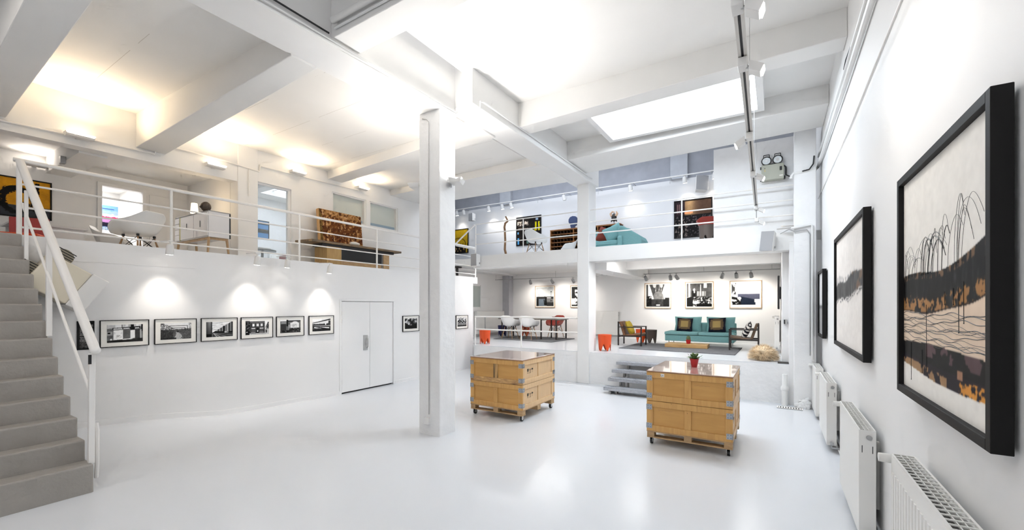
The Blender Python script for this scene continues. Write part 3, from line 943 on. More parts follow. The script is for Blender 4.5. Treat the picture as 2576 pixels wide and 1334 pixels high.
def a_train(u, v, a):
    n = fbm(u, v, 8, 14, 21)
    s = fbm(u + v * .3, v, 6, 30, 25)
    paint(a, v >= 0, .95 - .5 * np.clip(s - .45, 0, 1) * 2)
    paint(a, u < .20, .22 + .35 * v * (1 - abs(u - .12) * 6))
    paint(a, (u > .19) & (u < .215), .05)
    rt = (v < .28 + .98 * np.clip(u - .22, 0, 1)) & (u > .22)
    paint(a, rt, .50 - .20 * np.sin(u * 60) - .25 * (u - .3))
    paint(a, rect(u, v, .62, .69, .25, .72), .08)
    paint(a, rect(u, v, .76, .79, .3, .88), .72)
    paint(a, rt & (v < .40 - .06 * u), .10)
    paint(a, rect(u, v, .68, .82, .26, .36), .72)
    paint(a, rect(u, v, .76, .80, .28, .33), .25)
    bt = (v < .26) & (u > .22)
    paint(a, bt, .20 + .12 * n)
    for k, sl in enumerate((.25, .5, .95, 1.7)):
        paint(a, bt & (abs((u - .24) * 1.0 - (.28 - v) / sl * .9) < .012 + .02 * (.28 - v)), .78)
    paint(a, (u < .2) & (v < .2), .06)
    return a


def a_house(u, v, a):
    n = fbm(u, v, 20, 14, 31)
    paint(a, v >= 0, .80 + .1 * v)
    paint(a, (u < .82) & (v < .92), .20 + .12 * n)
    paint(a, (u < .18), .13 + .3 * (n > .62))
    paint(a, rect(u, v, .0, .82, .92, .96), .45)
    paint(a, rect(u, v, .2, .82, .86, .89), .55)
    for x in (.29, .47, .64):
        paint(a, rect(u, v, x, x + .085, .60, .78), .93)
        paint(a, rect(u, v, x + .04, x + .046, .60, .78), .5)
        paint(a, rect(u, v, x - .02, x + .10, .79, .82), .5)
    for x in (.25, .60):
        paint(a, rect(u, v, x, x + .16, .42, .48), .80)
        paint(a, rect(u, v, x + .01, x + .15, .20, .42), .32 + .08 * np.sin(v * 120))
        paint(a, rect(u, v, x - .02, x + .17, .14, .19), .62)
    paint(a, rect(u, v, .46, .56, .12, .46), .05)
    paint(a, rect(u, v, .49, .53, .20, .32), .92)
    paint(a, (u > .82) & (v < .9) & (v < .4 + 3.6 * (u - .82)) & (n > .35), .22)
    paint(a, (u > .82) & (v < .40), .70)
    paint(a, rect(u, v, .86, .91, .12, .34), .12)
    paint(a, (v < .10), .62 + .2 * n)
    paint(a, rect(u, v, 0, .16, .0, .12), .12)
    paint(a, (u - .06) ** 2 + (v - .2) ** 2 < .0008, .9)
    return a


def a_wall(u, v, a):
    n = fbm(u, v, 18, 12, 41)
    paint(a, v >= 0, .34 + .16 * n)
    paint(a, (v > .90) & (u < .3), .93)
    paint(a, (v > .95), .9)
    paint(a, rect(u, v, .30, .38, .5, 1), .15)
    paint(a, rect(u, v, .05, .30, .70, .86), .55)
    paint(a, rect(u, v, .02, .28, .12, .68), .24 + .06 * np.sin(u * 160) * np.sin(v * 120))
    paint(a, rect(u, v, .38, 1, .86, .92), .2)
    paint(a, ((u - .72) / .13) ** 2 + ((v - .80) / .07) ** 2 < 1, .9)
    arch = (abs(u - .70) < .22) & (v > .38) & (v < .74 + .06 * np.cos((u - .7) * 6))
    paint(a, arch, .90)
    paint(a, arch & (abs(u - .68) < .15) & (v > .45) & (v < .66) & (fbm(u, v, 40, 26, 44, 2) > .52), .68)
    paint(a, rect(u, v, .40, .45, .16, .62), .72)
    paint(a, (v < .36) & (u > .42), .15 + .6 * np.clip(fbm(u, v, 30, 16, 45, 2) - .5, 0, 1) * 2)
    paint(a, (v < .2) & (u < .42), .10 + .9 * (fbm(u, v, 60, 20, 46, 1) > .80))
    paint(a, v < .06, .3)
    return a


def a_bridge(u, v, a):
    n = fbm(u, v, 16, 10, 51)
    paint(a, v >= 0, .86 - .25 * np.clip(.5 - n, 0, 1))
    paint(a, (v > .78) & (u < .5), .92)
    ln = .66 + .30 * u
    paint(a, abs(v - ln) < .02 + .03 * u, .10)
    paint(a, (v < .56 + .06 * n + .22 * np.clip(u - .7, 0, 1)) & (v > .44), .16 + .15 * n)
    paint(a, (u > .88) & (v < .85), .25)
    paint(a, rect(u, v, .69, .75, .5, .68), .97)
    paint(a, rect(u, v, 0, 1, .40, .47), .62)
    paint(a, v < .40, .18 + .2 * n)
    q = (v < .38 - .10 * u) & (v > .20 + .06 * (1 - u)) & (u > .10) & (u < .92)
    paint(a, q, .92)
    paint(a, abs(v - (.34 - .30 * (u - .25))) < .035, .06)
    paint(a, (v < .16), .10 + .15 * n)
    return a


def a_cloud(u, v, a):
    n = fbm(u, v, 7, 6, 61)
    paint(a, v >= 0, np.clip((n - .32) * 2.4, 0.04, .97))
    paint(a, (v > .7) & (u < .5) & (n < .5), .1)
    paint(a, v < .48 + .12 * np.cos(u * 7) - .1 * u, .07)
    return a


def a_river(u, v, a):
    n = fbm(u, v, 10, 10, 71)
    paint(a, v >= 0, .75 + .2 * n)
    paint(a, (v > .55) & (n > .55), .25)
    paint(a, abs(v - .5 - .06 * np.sin(u * 20)) < .07, .10)
    paint(a, v < .42, .30 + .4 * n)
    paint(a, v < .12, .1)
    return a


LW = [(251, 375, a_shop, 'shopfront with closed shutters'), (388.5, 494.5, a_canal, 'bushy path with a hanging gantry'), (505.5, 597.5, a_train, 'train cars and tracks'), (606, 686.5, a_house, 'dark house with three bright windows'), (695, 765, a_wall, 'walled yard with a pale mural'), (777, 839.5, a_bridge, 'bridge over snowy ground')]
ZPT, ZPB = on_x(312, 805.2, XL).z, on_x(312, 872.2, XL).z
PG = 'photographs along the left wall'
for l_, r_, fn, what in LW:
    y0, y1 = on_x(l_, 840, XL + .02).y, on_x(r_, 840, XL + .02).y
    w, h = y1 - y0, ZPT - ZPB
    picture('black and white photograph of a ' + what + ', thin black frame', (XL, (y0 + y1) / 2, (ZPT + ZPB) / 2), R(90), w, h, fn, .009, FRAME_BLACK, w * .12, h * .15, .028, PG, 120)
for l_, r_, t_, b_, fn, what in ((1013, 1054, 794.5, 834, a_cloud, 'black and white photograph of clouds over a dark hill, right of the white door'), (1147, 1177, 793.5, 827, a_river, 'small black and white photograph at the far end of the left wall, past the column')):
    y0, y1 = on_x(l_, 810, XL + .02).y, on_x(r_, 810, XL + .02).y
    zt, zb = on_x((l_ + r_) / 2, t_, XL).z, on_x((l_ + r_) / 2, b_, XL).z
    picture(what, (XL, (y0 + y1) / 2, (zt + zb) / 2), R(90), y1 - y0, zt - zb, fn, .010, FRAME_BLACK, (y1 - y0) * .11, (zt - zb) * .15, .03, PG, 60)


# black text panel behind the handrail
def a_text(u, v, a):
    paint(a, v >= 0, .10)
    rs = np.random.RandomState(5)
    y = .93
    row = 0
    while y > .05:
        h_, w_ = (.018, .42) if row == 0 else (.012, .78)
        if row not in (1, 17):
            m = rect(u, v, .14, .14 + w_ * (1 if row % 6 else .6), y - h_, y) & (vnoise(u, v, 60, 1, 100 + row) > .33)
            paint(a, m, .62)
        y -= .027
        row += 1
    paint(a, rect(u, v, .1, .92, .315, .32), .35)
    return a


y0, y1 = on_x(193, 840, XL).y, on_x(237, 840, XL).y
zt, zb = on_x(215, 808, XL).z, on_x(215, 880, XL).z
t = thing('text_panel', 'black panel of fine white lettering on the left wall behind the handrail', 'panel', (XL, (y0 + y1) / 2, (zt + zb) / 2), R(90))
MB().box(-(y1 - y0) / 2, (y1 - y0) / 2, -.012, -.001, -(zt - zb) / 2, (zt - zb) / 2).build('board', FRAME_BLACK, t)
art_mesh('lettering', (y1 - y0) * .98, (zt - zb) * .98, a_text, t, 150, -.0135, False)


# --- right wall: three deep black frames
def a_big(u, v, a):
    n = fbm(u, v, 14, 12, 81)
    m = fbm(u, v, 50, 14, 82, 3)
    paint(a, v >= 0, (.90, .885, .86))
    top = .540 + .008 * np.sin(u * 9) + .095 * u ** 5
    bot = .365 + .006 * np.sin(u * 11 + 1) + .09 * u ** 4
    paint(a, v < bot + .005, (.86, .775, .69))
    t2 = .222 + .012 * np.sin(u * 4) - .01 * u + .02 * u * u
    b2 = .085 + .012 * np.sin(u * 5 + 2) + .02 * (1 - u)
    band = (v < top) & (v > bot)
    g = (v - bot) / (top - bot + 1e-6)
    paint(a, band, np.clip(.05 + .34 * (m - .34), .03, .4))
    gold = band & (g < .35 + .25 * (m - .5)) & (fbm(u, v, 40, 40, 84, 3) > .47)
    paint(a, gold, (.62, .46, .30))
    paint(a, band & (g > .84) & (m > .5), (.45, .36, .28))
    paint(a, band & (abs(v - bot) < .006), (.16, .12, .10))
    low = (v < t2) & (v > b2)
    gg = (v - b2) / (t2 - b2)
    paint(a, low, .07 + .07 * n)
    paint(a, low & (gg > .62) & (u > .35) & (n > .5), (.36, .29, .30))
    paint(a, low & (gg < .42), (.15, .13, .16))
    paint(a, low & (gg < .30) & (u < .6) & (n > .48), (.60, .48, .36))
    paint(a, low & (gg < .34) & (u > .72) & (fbm(u, v, 60, 60, 87, 2) > .52), (.80, .55, .25))
    paint(a, low & (abs(u - .73) < .025) & (gg > .34) & (gg < .55), (.62, .47, .38))
    paint(a, v <= b2, (.89, .875, .85))
    return a


yA, yB = 2.265, 3.69
zA, zB = 1.452, 2.812
big = picture('huge painting of a dark hill band with ink arcs in a deep black frame', (XR - .012, (yA + yB) / 2, (zA + zB) / 2), R(-90), yB - yA, zB - zA, a_big, .045, FRAME_BLACK, 0, None, .062, 'deep black frames of the right wall', 260)
W_, H_ = yB - yA - .09, zB - zA - .09
mb = MB()
random.seed(12)
ys_ = -.0405


def P2(u, v):
    return ((u - .5) * W_, ys_, (v - .5) * H_)


for k in range(34):      # arcs of grass springing from the hill
    u0 = random.uniform(.01, .78)
    sp, hg = random.uniform(.05, .22), random.uniform(.07, .15) + .18 * u0 ** 1.5
    b0 = .53 + .09 * u0 ** 5
    fall = random.uniform(.68, .92)
    ph = random.uniform(0, 6)
    pts = []
    for i in range(25):
        q = i / 24
        pts.append((min(.99, u0 + sp * (q ** 1.4) + .004 * math.sin(q * 7 + ph)), b0 + hg * math.sin(math.pi * q * fall) ** .75))
    mb.tube([P2(u, v) for u, v in pts], .0006 if k % 8 else .0015, 4, False)
for k in range(15):      # wavy lines of the pale valley
    v0 = .36 - .009 * k
    pts = []
    for i in range(41):
        u = i / 40
        pts.append((u, v0 + .05 * (u - .4) * math.sin(k) * .6 + .007 * math.sin(u * 12 + k * 1.7) + .004 * math.sin(u * 31 + k)))
    mb.tube([P2(u, max(.225, v)) for u, v in pts], .0009 if k % 3 else .0016, 4, False)
for u, va, vb in ((.36, .40, .12), (.30, .20, .10), (.13, .22, .045), (.72, .46, .30), (.765, .48, .335), (.58, .45, .40), (.67, .46, .40), (.935, .55, .44)):
    mb.tube([P2(u, va), P2(u + .004, vb)], .0014, 4, False)
    mb.ball(P2(u + .004, vb), .003, 6, 5)
mb.build('ink_line', BLACK, big)


def a_mid(u, v, a):
    n = fbm(u, v, 10, 12, 91)
    m = fbm(u, v, 60, 8, 92, 3)
    paint(a, v >= 0, .86 + .04 * n)
    for k in range(3):
        a[..., k] = a[..., k] - (.02 * k)
    top = .55 + .10 * u + .02 * np.sin(u * 12)
    bot = .40 + .10 * u + .015 * np.sin(u * 9)
    paint(a, (v < top + .07 - .08 * u) & (v > top) & (m > .55) & (u < .7), .55)
    band = (v < top) & (v > bot)
    paint(a, band, .15 + .30 * m)
    paint(a, band & (u > .6) & (n > .5), (.45, .38, .33))
    paint(a, (abs(v - bot + .012 + .02 * np.sin(u * 30) * .4) < .004), .25)
    paint(a, (abs(v - bot + .03 - .01 * np.sin(u * 22)) < .003), .3)
    return a


def a_small(u, v, a):
    paint(a, v >= 0, .85)
    paint(a, v < .45, .62)
    paint(a, abs(v - .45) < .03, .4)
    return a


picture('pale painting with a dark mossy ridge in a deep black frame, between the other two', (XR - .012, (4.97 + 7.28) / 2, (1.48 + 2.90) / 2), R(-90), 2.30, 1.42, a_mid, .05, FRAME_BLACK, 0, None, .06, 'deep black frames of the right wall', 150)
picture('small grey painting in a black frame next to the corner pillar', (XR - .012, 9.46, (1.43 + 2.64) / 2), R(-90), .95, 1.20, a_small, .05, FRAME_BLACK, 0, None, .06, 'deep black frames of the right wall', 40)


# --- lower room pictures (oak frames) on the back wall
def a_plane(u, v, a):
    n = fbm(u, v, 14, 12, 101)
    paint(a, v >= 0, .80 + .12 * n)
    tr_ = v > .30 + 1.5 * abs(u - .5) ** 1.2 - .1
    paint(a, (abs(u - .47) < .12 + .30 * np.clip(v - .3, 0, 1)) & (v > .30), .20 + .12 * n)
    paint(a, (u < .08), .3)
    for x in (.40, .55, .64):
        paint(a, (abs(u - x - .05 * (v - .5)) < .008) & (v > .3), .75)
    for x in (.36, .66):
        paint(a, ((u - x) / .07) ** 2 + ((v - .97) / .12) ** 2 < 1, .72)
    paint(a, ((u - .53) / .22) ** 2 + ((v - .46) / .22) ** 2 < 1, .34 + .2 * n)
    paint(a, (v < .34), .14 + .2 * n)
    paint(a, (v < .48) & (abs(u - .1) < .13) & (n > .4), .12)
    paint(a, (v < .40) & (u > .74) & (n > .42), .15)
    paint(a, rect(u, v, .44, .60, .05, .09), .85)
    return a


def a_room(u, v, a):
    n = fbm(u, v, 12, 10, 111)
    m = fbm(u, v, 26, 22, 112, 2)
    paint(a, v >= 0, .26 + .14 * n)
    paint(a, (abs(u - .12 + .02 * v) < .035) & (v > .4), .88)
    paint(a, rect(u, v, .54, .57, .45, .95), .8)
    paint(a, rect(u, v, .68, .80, .80, 1), .85)
    paint(a, rect(u, v, .42, .75, .46, .66), .62 + .2 * np.sin(u * 60))
    paint(a, (abs(u - .29) < .085 - .06 * np.clip(v - .62, 0, 1)) & (v > .4) & (v < .68), .08)
    paint(a, ((u - .30) / .04) ** 2 + ((v - .73) / .06) ** 2 < 1, .85)
    paint(a, ((u - .31) / .025) ** 2 + ((v - .64) / .06) ** 2 < 1, .9)
    paint(a, (v < .42), np.clip((m - .38) * 2.3, .05, .9))
    paint(a, (v < .38) & (u < .25), .12)
    paint(a, ((u - .37) / .13) ** 2 + ((v - .17) / .07) ** 2 < 1, .88)
    paint(a, (v < .12) & (u > .4), .08)
    return a


def a_couch(u, v, a):
    n = fbm(u, v, 10, 8, 121)
    paint(a, v >= 0, .90 + .08 * v)
    a[..., 2] = np.clip(a[..., 2] + .02, 0, 1)
    paint(a, (u < .16) & (v > .5) & (n > .5), .25)
    sofa = (v < .58 - .05 * np.exp(-((u - .25) / .05) ** 2)) & (u > .22)
    paint(a, sofa & (v > .2), (.30, .31, .37))
    paint(a, sofa & (abs(v - .56) < .03), .93)
    body = (v < .40 - .25 * (u - .4)) & (u > .32) & (u < .86)
    paint(a, body, (.10, .14, .20))
    paint(a, (u < .34) & (v < .40 - .25 * (u - .1)), .07)
    paint(a, (u < .34) & (v < .3) & (n > .58), .8)
    paint(a, ((u - .28) / .07) ** 2 + ((v - .34) / .06) ** 2 < 1, .86)
    paint(a, (u > .82) & (v < .30) & (v > .17), .82)
    paint(a, (v < .07), .86)
    return a


def a_pont(u, v, a):
    n = fbm(u, v, 6, 5, 131)
    paint(a, v >= 0, .88 - .35 * np.clip(v - .55, 0, 1) * n * 2)
    a[..., 0] -= .01
    paint(a, (v < .50) & (v > .38), .22)
    paint(a, rect(u, v, .62, .85, .41, .46), .85)
    paint(a, v < .38, .42 - .2 * (.38 - v) + .15 * n)
    paint(a, (v < .38) & (abs(u - .3) < .2), (.42, .46, .50))
    paint(a, (u < .13) & (v < .4), .16)
    paint(a, (u > .62) & (v < .2), .22)
    paint(a, (abs(u - .86) < .008) & (v > .3) & (v < .78), .15)
    paint(a, (u - .86) ** 2 + (v - .76) ** 2 < .0008, .12)
    paint(a, (u - .86) ** 2 + (v - .28) ** 2 < .001, .12)
    paint(a, (abs(u - .14) < .006) & (v > .4) & (v < .65), .2)
    paint(a, (abs(u - .55) < .05 + .06 * np.clip(.4 - v, 0, 1)) & (v < .46) & (v > .04), .12)
    paint(a, ((u - .50) / .03) ** 2 + ((v - .48) / .04) ** 2 < 1, .2)
    paint(a, (abs(u - .46 + .1 * (v - .2)) < .02) & (v < .35) & (v > .06), .14)
    return a


def a_trees(u, v, a):
    n = fbm(u, v, 12, 10, 141)
    paint(a, v >= 0, .12 + .1 * n)
    paint(a, (n > .5) & (v < .85) & (u > .2), .93)
    paint(a, (u > .5) & (v < .6), .92)
    paint(a, ((u < .35) & (v < .4) & (n > .4)), .8)
    paint(a, v < .07, .12)
    return a


def back_pic(label, l, r, t_, b_, y, fn, fw, fm, mount, group, res=80, depth=.035):
    p0, p1 = on_y(l, (t_ + b_) / 2, y - depth), on_y(r, (t_ + b_) / 2, y - depth)
    zt, zb = on_y((l + r) / 2, t_, y - depth).z, on_y((l + r) / 2, b_, y - depth).z
    return picture(label, ((p0.x + p1.x) / 2, y, (zt + zb) / 2), 0, p1.x - p0.x, zt - zb, fn, fw, fm, mount, None, depth, group, res)


OG = 'oak framed photographs in the sofa room'
back_pic('oak framed photograph of a huge dark bulbous shape, leftmost above the sofa', 1621.5, 1688, 712, 776, YB, a_plane, .022, FRAME_WOOD, .035, OG)
back_pic('oak framed photograph of a seated figure in a cluttered studio, above the sofa middle', 1723, 1795.5, 709, 776, YB, a_room, .022, FRAME_WOOD, .035, OG)
back_pic('oak framed photograph of a figure lying on a couch, above the dark armchair', 1835.5, 1916.5, 706, 776, YB, a_couch, .022, FRAME_WOOD, .035, OG)
back_pic('oak framed photograph of a couple embracing on a bridge, above the dining table', 1346, 1395.5, 719.5, 774, YB, a_pont, .022, FRAME_WOOD, .035, OG)
back_pic('oak framed photograph of dark trees against white, half hidden by the back column', 1434.5, 1484, 718, 774, YB, a_trees, .022, FRAME_WOOD, .035, OG)


# --- back gallery wall
def a_poster(u, v, a):
    n = fbm(u, v, 16, 14, 151)
    m = fbm(u, v, 34, 26, 152, 2)
    paint(a, v >= 0, (.13, .10, .09))
    a += (.18 * (n - .5))[..., None]
    paint(a, rect(u, v, .02, .48, .70, .86) & (m > .47), (.86, .80, .74))
    paint(a, rect(u, v, .02, .48, .56, .62) & (n > .4), (.55, .48, .43))
    for x0 in (.77, .90):
        paint(a, rect(u, v, x0, x0 + .07, .48, .80) & (m > .30), (.86, .80, .10))
    paint(a, rect(u, v, .72, .86, .50, .54), (.75, .66, .15))
    paint(a, rect(u, v, .02, .10, .02, .26), (.35, .62, .82))
    paint(a, rect(u, v, .02, .08, .40, .48), (.45, .68, .85))
    paint(a, rect(u, v, .80, .90, .86, .93), (.6, .68, .75))
    paint(a, rect(u, v, .60, .85, .30, .40) & (m > .5), (.55, .40, .28))
    paint(a, rect(u, v, .42, .56, .03, .16), (.38, .48, .45))
    return a


def a_dark(u, v, a):
    n = fbm(u, v, 14, 14, 161)
    m = fbm(u, v, 30, 26, 162, 3)
    paint(a, v >= 0, (.10, .09, .10))
    up = v > .60
    paint(a, up, (.32, .25, .21))
    a[..., 0] += np.where(up, .28 * np.exp(-((u - .40) / .16) ** 2), 0)
    a[..., 1] += np.where(up, .24 * np.exp(-((u - .40) / .16) ** 2), 0)
    a[..., 2] += np.where(up, .15 * np.exp(-((u - .40) / .16) ** 2), 0)
    paint(a, up & (u < .28), (.17, .13, .15))
    for x in (.07, .13, .20):
        paint(a, (abs(u - x) < .012) & (v > .66) & (v < .92), (.45, .36, .36))
    paint(a, rect(u, v, .27, .50, .635, .70) & (n > .35), (.88, .60, .42))
    paint(a, (v < .58) & (m > .64), (.34, .32, .33))
    paint(a, (v < .5) & (u < .35) & (m > .60), (.48, .44, .42))
    paint(a, (abs(u - .10) < .006) & (v < .4) & (v > .06), (.4, .38, .36))
    return a


def a_gold2(u, v, a):
    n = fbm(u, v, 12, 12, 171)
    paint(a, v >= 0, (.66, .55, .12))
    a[..., 0] += .12 * (n - .5)
    a[..., 1] += .12 * (n - .5)
    arch = abs(np.sqrt(((u - .45) / .42) ** 2 + ((v - .36) / .28) ** 2) - 1) < .04
    paint(a, arch & (v > .36), (.20, .16, .06))
    paint(a, (v < .40) & (np.sin(u * 46) > .6), (.30, .24, .06))
    paint(a, (v < .36 - .06 * u) & (u < .88), (.09, .07, .05))
    paint(a, (v < .22) & (v > .06) & (n > .58) & (u < .8), (.62, .52, .36))
    return a


BG = 'paintings on the back gallery wall'
back_pic('dark poster with yellow lettering behind the white gallery chair', 1298.5, 1361, 544, 617, YB, a_poster, .03, FRAME_BLACK, 0, BG, 110, .04)
back_pic('large dark painting with an orange glint behind the red gallery chair', 1695.5, 1792, 501, 597, YB, a_dark, .03, FRAME_BLACK, 0, BG, 120, .04)
back_pic('golden painting with black arches at the far end of the back gallery', 1133, 1177.5, 577, 638, YB, a_gold2, .025, FRAME_BLACK, 0, BG, 80, .04)


# --- left gallery
def a_enso(u, v, a):
    n = fbm(u, v, 8, 8, 181)
    m = fbm(u, v, 30, 30, 182, 3)
    paint(a, v >= 0, (.76, .54, .14))
    a[..., 0] += .14 * (n - .5)
    a[..., 1] += .12 * (n - .5)
    paint(a, v < .29, (.25, .26, .28))
    x, y = (u - .48) * 1.55, (v - .42)
    r = np.sqrt(x ** 2 + (y * 1.12) ** 2)
    th = np.arctan2(y, x)
    wdt = .055 + .035 * np.cos(th - 2.6)
    ring = abs(r - .36) < wdt
    paint(a, ring & (m > .22), .06)
    edge = (abs(r - .36) < wdt + .03) & (m > .55)
    paint(a, edge & ~ring, (.14, .11, .08))
    paint(a, ((u - .60) / .07) ** 2 + ((v - .33) / .07) ** 2 < 1, .06)
    paint(a, (abs(u - .79) < .035) & (v > .58) & (v < .95) & (m > .45), .05)
    paint(a, (u > .64) & (u < .9) & (v > .14) & (v < .36) & (np.sin((v * 40 + u * 26)) > .45) & (m > .3), .08)
    return a


def a_sea(u, v, a):
    n = fbm(u, v, 5, 24, 191)
    cols = [(0, .22, (.75, .80, .86)), (.12, .34, (.10, .08, .16)), (.30, .48, (.55, .40, .55)), (.46, .58, (.60, .12, .28)), (.56, .66, (.80, .70, .78)), (.64, .80, (.45, .52, .70)), (.78, 1.01, (.35, .48, .78))]
    w = v + .10 * (n - .5)
    for lo, hi, c in cols:
        paint(a, (w >= lo) & (w < hi), c)
    paint(a, (v < .16) & (np.sin(u * 60) > .2), (.12, .25, .40))
    paint(a, (abs(v - .86) < .012) & (u < .75), (.12, .12, .2))
    return a


p0, p1 = on_x(-45, 480, XD), on_x(129.5, 480, XD)
zt, zb = on_x(129, 461.5, XD).z, on_x(129, 556.5, XD).z
picture('golden painting with a black brush circle on the gallery wall', (XD, (p0.y + p1.y) / 2, (zt + zb) / 2), R(90), p1.y - p0.y, zt - zb, a_enso, .022, FRAME_BLACK, 0, None, .03, None, 170)
# striped sea picture inside the doorway
xd2 = -13.2
p0, p1 = on_x(256, 560, xd2), on_x(297, 560, xd2)
zt, zb = on_x(276, 518, xd2).z, on_x(276, 580, xd2).z
t = thing('canvas_painting', 'striped blue and crimson canvas standing in the gallery doorway', 'picture', (xd2, (p0.y + p1.y) / 2, (zt + zb) / 2), R(90))
MB().box(-(p1.y - p0.y) / 2 - .3, (p1.y - p0.y) / 2, .0, .03, -(zt - zb) / 2, (zt - zb) / 2).build('canvas', MOUNT, t)
art_mesh('paint', (p1.y - p0.y), (zt - zb), a_sea, t, 90, -.001)
tag(MB().box(xd2 - .03, xd2 + .0, p0.y - .3, p1.y + .03, ZL, zb).build('low_shelf', MOUNT), 'white ledge carrying the striped canvas in the doorway', 'shelf')


def a_blue(u, v, a):
    n = fbm(u, v, 6, 14, 201)
    paint(a, v >= 0, (.25, .47, .66))
    a += (.1 * (n - .5))[..., None]
    paint(a, (v > .80) & (v < .87), (.05, .06, .08))
    paint(a, (v > .30) & (v < .52 - .1 * (n - .5)), (.08, .09, .10))
    paint(a, (v > .45) & (v < .5) & (u > .5), (.45, .36, .22))
    return a


xs = -13.0
p0, p1 = on_x(632, 580, xs), on_x(676, 580, xs)
zt, zb = on_x(655, 555, xs).z, on_x(655, 600, xs).z
picture('blue and black seascape seen through the tall glazed opening', (xs, (p0.y + p1.y) / 2, (zt + zb) / 2), R(90), p1.y - p0.y, zt - zb, a_blue, .02, FRAME_BLACK, 0, None, .03, None, 50)

# ------------------------------------------------------------------ wooden crate tables on casters
def wood_mat(name, c1, c2, scale=3.0, stretch=(1, 1, 12), rough=.5, coat=0.0, dark=None):
    if name in MATS:
        return MATS[name]
    m = mat(name, c1, rough, coat=coat)
    nt = m.node_tree
    b = nt.nodes['Principled BSDF']
    tc = nt.nodes.new('ShaderNodeTexCoord')
    mp = nt.nodes.new('ShaderNodeMapping')
    mp.inputs['Scale'].default_value = stretch
    n = nt.nodes.new('ShaderNodeTexNoise')
    n.inputs['Scale'].default_value = scale
    n.inputs['Detail'].default_value = 6
    n.inputs['Distortion'].default_value = .6
    r = nt.nodes.new('ShaderNodeValToRGB')
    r.color_ramp.elements[0].position = .32
    r.color_ramp.elements[1].position = .68
    r.color_ramp.elements[0].color = (*c2, 1)
    r.color_ramp.elements[1].color = (*c1, 1)
    if dark:
        e = r.color_ramp.elements.new(.22)
        e.color = (*dark, 1)
        r.color_ramp.elements[1].position = .36
    nt.links.new(tc.outputs['Object'], mp.inputs['Vector'])
    nt.links.new(mp.outputs['Vector'], n.inputs['Vector'])
    nt.links.new(n.outputs['Fac'], r.inputs['Fac'])
    nt.links.new(r.outputs['Color'], b.inputs['Base Color'])
    # small knots
    v = nt.nodes.new('ShaderNodeTexVoronoi')
    v.inputs['Scale'].default_value = 9
    nt.links.new(tc.outputs['Object'], v.inputs['Vector'])
    lt = nt.nodes.new('ShaderNodeMath')
    lt.operation = 'LESS_THAN'
    lt.inputs[1].default_value = .055
    nt.links.new(v.outputs['Distance'], lt.inputs[0])
    sc_ = nt.nodes.new('ShaderNodeMath')
    sc_.operation = 'MULTIPLY'
    sc_.inputs[1].default_value = .6
    nt.links.new(lt.outputs[0], sc_.inputs[0])
    mx = nt.nodes.new('ShaderNodeMix')
    mx.data_type = 'RGBA'
    nt.links.new(sc_.outputs[0], mx.inputs[0])
    nt.links.new(r.outputs['Color'], mx.inputs[6])
    mx.inputs[7].default_value = (.12, .06, .03, 1)
    nt.links.new(mx.outputs[2], b.inputs['Base Color'])
    return m


W_AMBER = wood_mat('crate_pine_warm_lit', (.66, .375, .12), (.57, .305, .09), 2.5, (10, 10, 1.2))  # front and back boards carry the warm light in their colour
W_WARMLITP = wood_mat('crate_ply_warm_lit', (.62, .34, .10), (.56, .295, .08), 1.6, (1, 1, 9))
W_PALE = wood_mat('crate_pine_cool_lit', (.72, .50, .28), (.64, .42, .22), 2.5, (10, 10, 1.2))  # same wood, with the cooler side light put into its colour
W_COOLLITP = wood_mat('crate_ply_cool_lit', (.70, .49, .28), (.63, .43, .24), 1.6, (6, 6, 1))
W_PALLET = wood_mat('pallet_wood', (.52, .34, .17), (.40, .25, .12), 3, (3, 3, 10))
W_SCORCH = wood_mat('crate_pine_scorched', (.62, .37, .14), (.05, .03, .02), 1.7, (16, 16, 1.0))
W_SCORCH2 = wood_mat('crate_pine_marked', (.68, .42, .17), (.34, .18, .07), 5, (1.5, 6, 6), dark=(.04, .025, .015))
W_TOP = wood_mat('crate_top_lacquer', (.60, .48, .43), (.42, .29, .24), 1.6, (3.5, 1.2, 1), .13, .8)  # base tone lightened to carry the reflection on the top
W_EDGE = mat('ply_edge', (.30, .15, .08), .5)
ZINC = mat('zinc_plate', (.42, .44, .47), .42, metal=.85, noise=.12, scale=14)
RUBBER = mat('rubber', (.02, .02, .02), .6)
INK = mat('stencil_ink', (.03, .025, .02), .8)

CW, CL = 1.11, 1.24


def side_boards(parent, tier, face, w, z0, z1, rail_m, pan_m, mid_m=None, mid=True):
    """boards of one crate side, drawn in (s, z) with s along the face, outwards = local n"""
    hw, hl = CW / 2, CL / 2

    def bx(s0, s1, q0, q1, n0, n1):
        if face == 'front':
            return MB().box(s0, s1, -hl - n1, -hl - n0, q0, q1)
        if face == 'back':
            return MB().box(s0, s1, hl + n0, hl + n1, q0, q1)
        if face == 'right':
            return MB().box(hw + n0, hw + n1, s0, s1, q0, q1)
        return MB().box(-hw - n1, -hw - n0, s0, s1, q0, q1)
    h = w / 2
    T = .0
    rw, sw = .082, .088
    bx(-h + .02, h - .02, z0 + .01, z1 - .01, -.03, -.016).build('panel', pan_m, parent)
    bx(-h, h, z1 - rw, z1, -.03, T).build('rail', rail_m, parent, bevel=.003, segs=1)
    bx(-h, h, z0, z0 + rw, -.03, T).build('rail', rail_m if not mid_m else mid_m[1], parent, bevel=.003, segs=1)
    for s0 in (-h, h - sw):
        bx(s0, s0 + sw, z0 + rw, z1 - rw, -.03, T - .001).build('stile', rail_m, parent, bevel=.003, segs=1)
    bx(-.045, .045, z0 + rw, z1 - rw, -.03, T - .001).build('stile', rail_m if not mid_m else mid_m[0], parent, bevel=.003, segs=1)


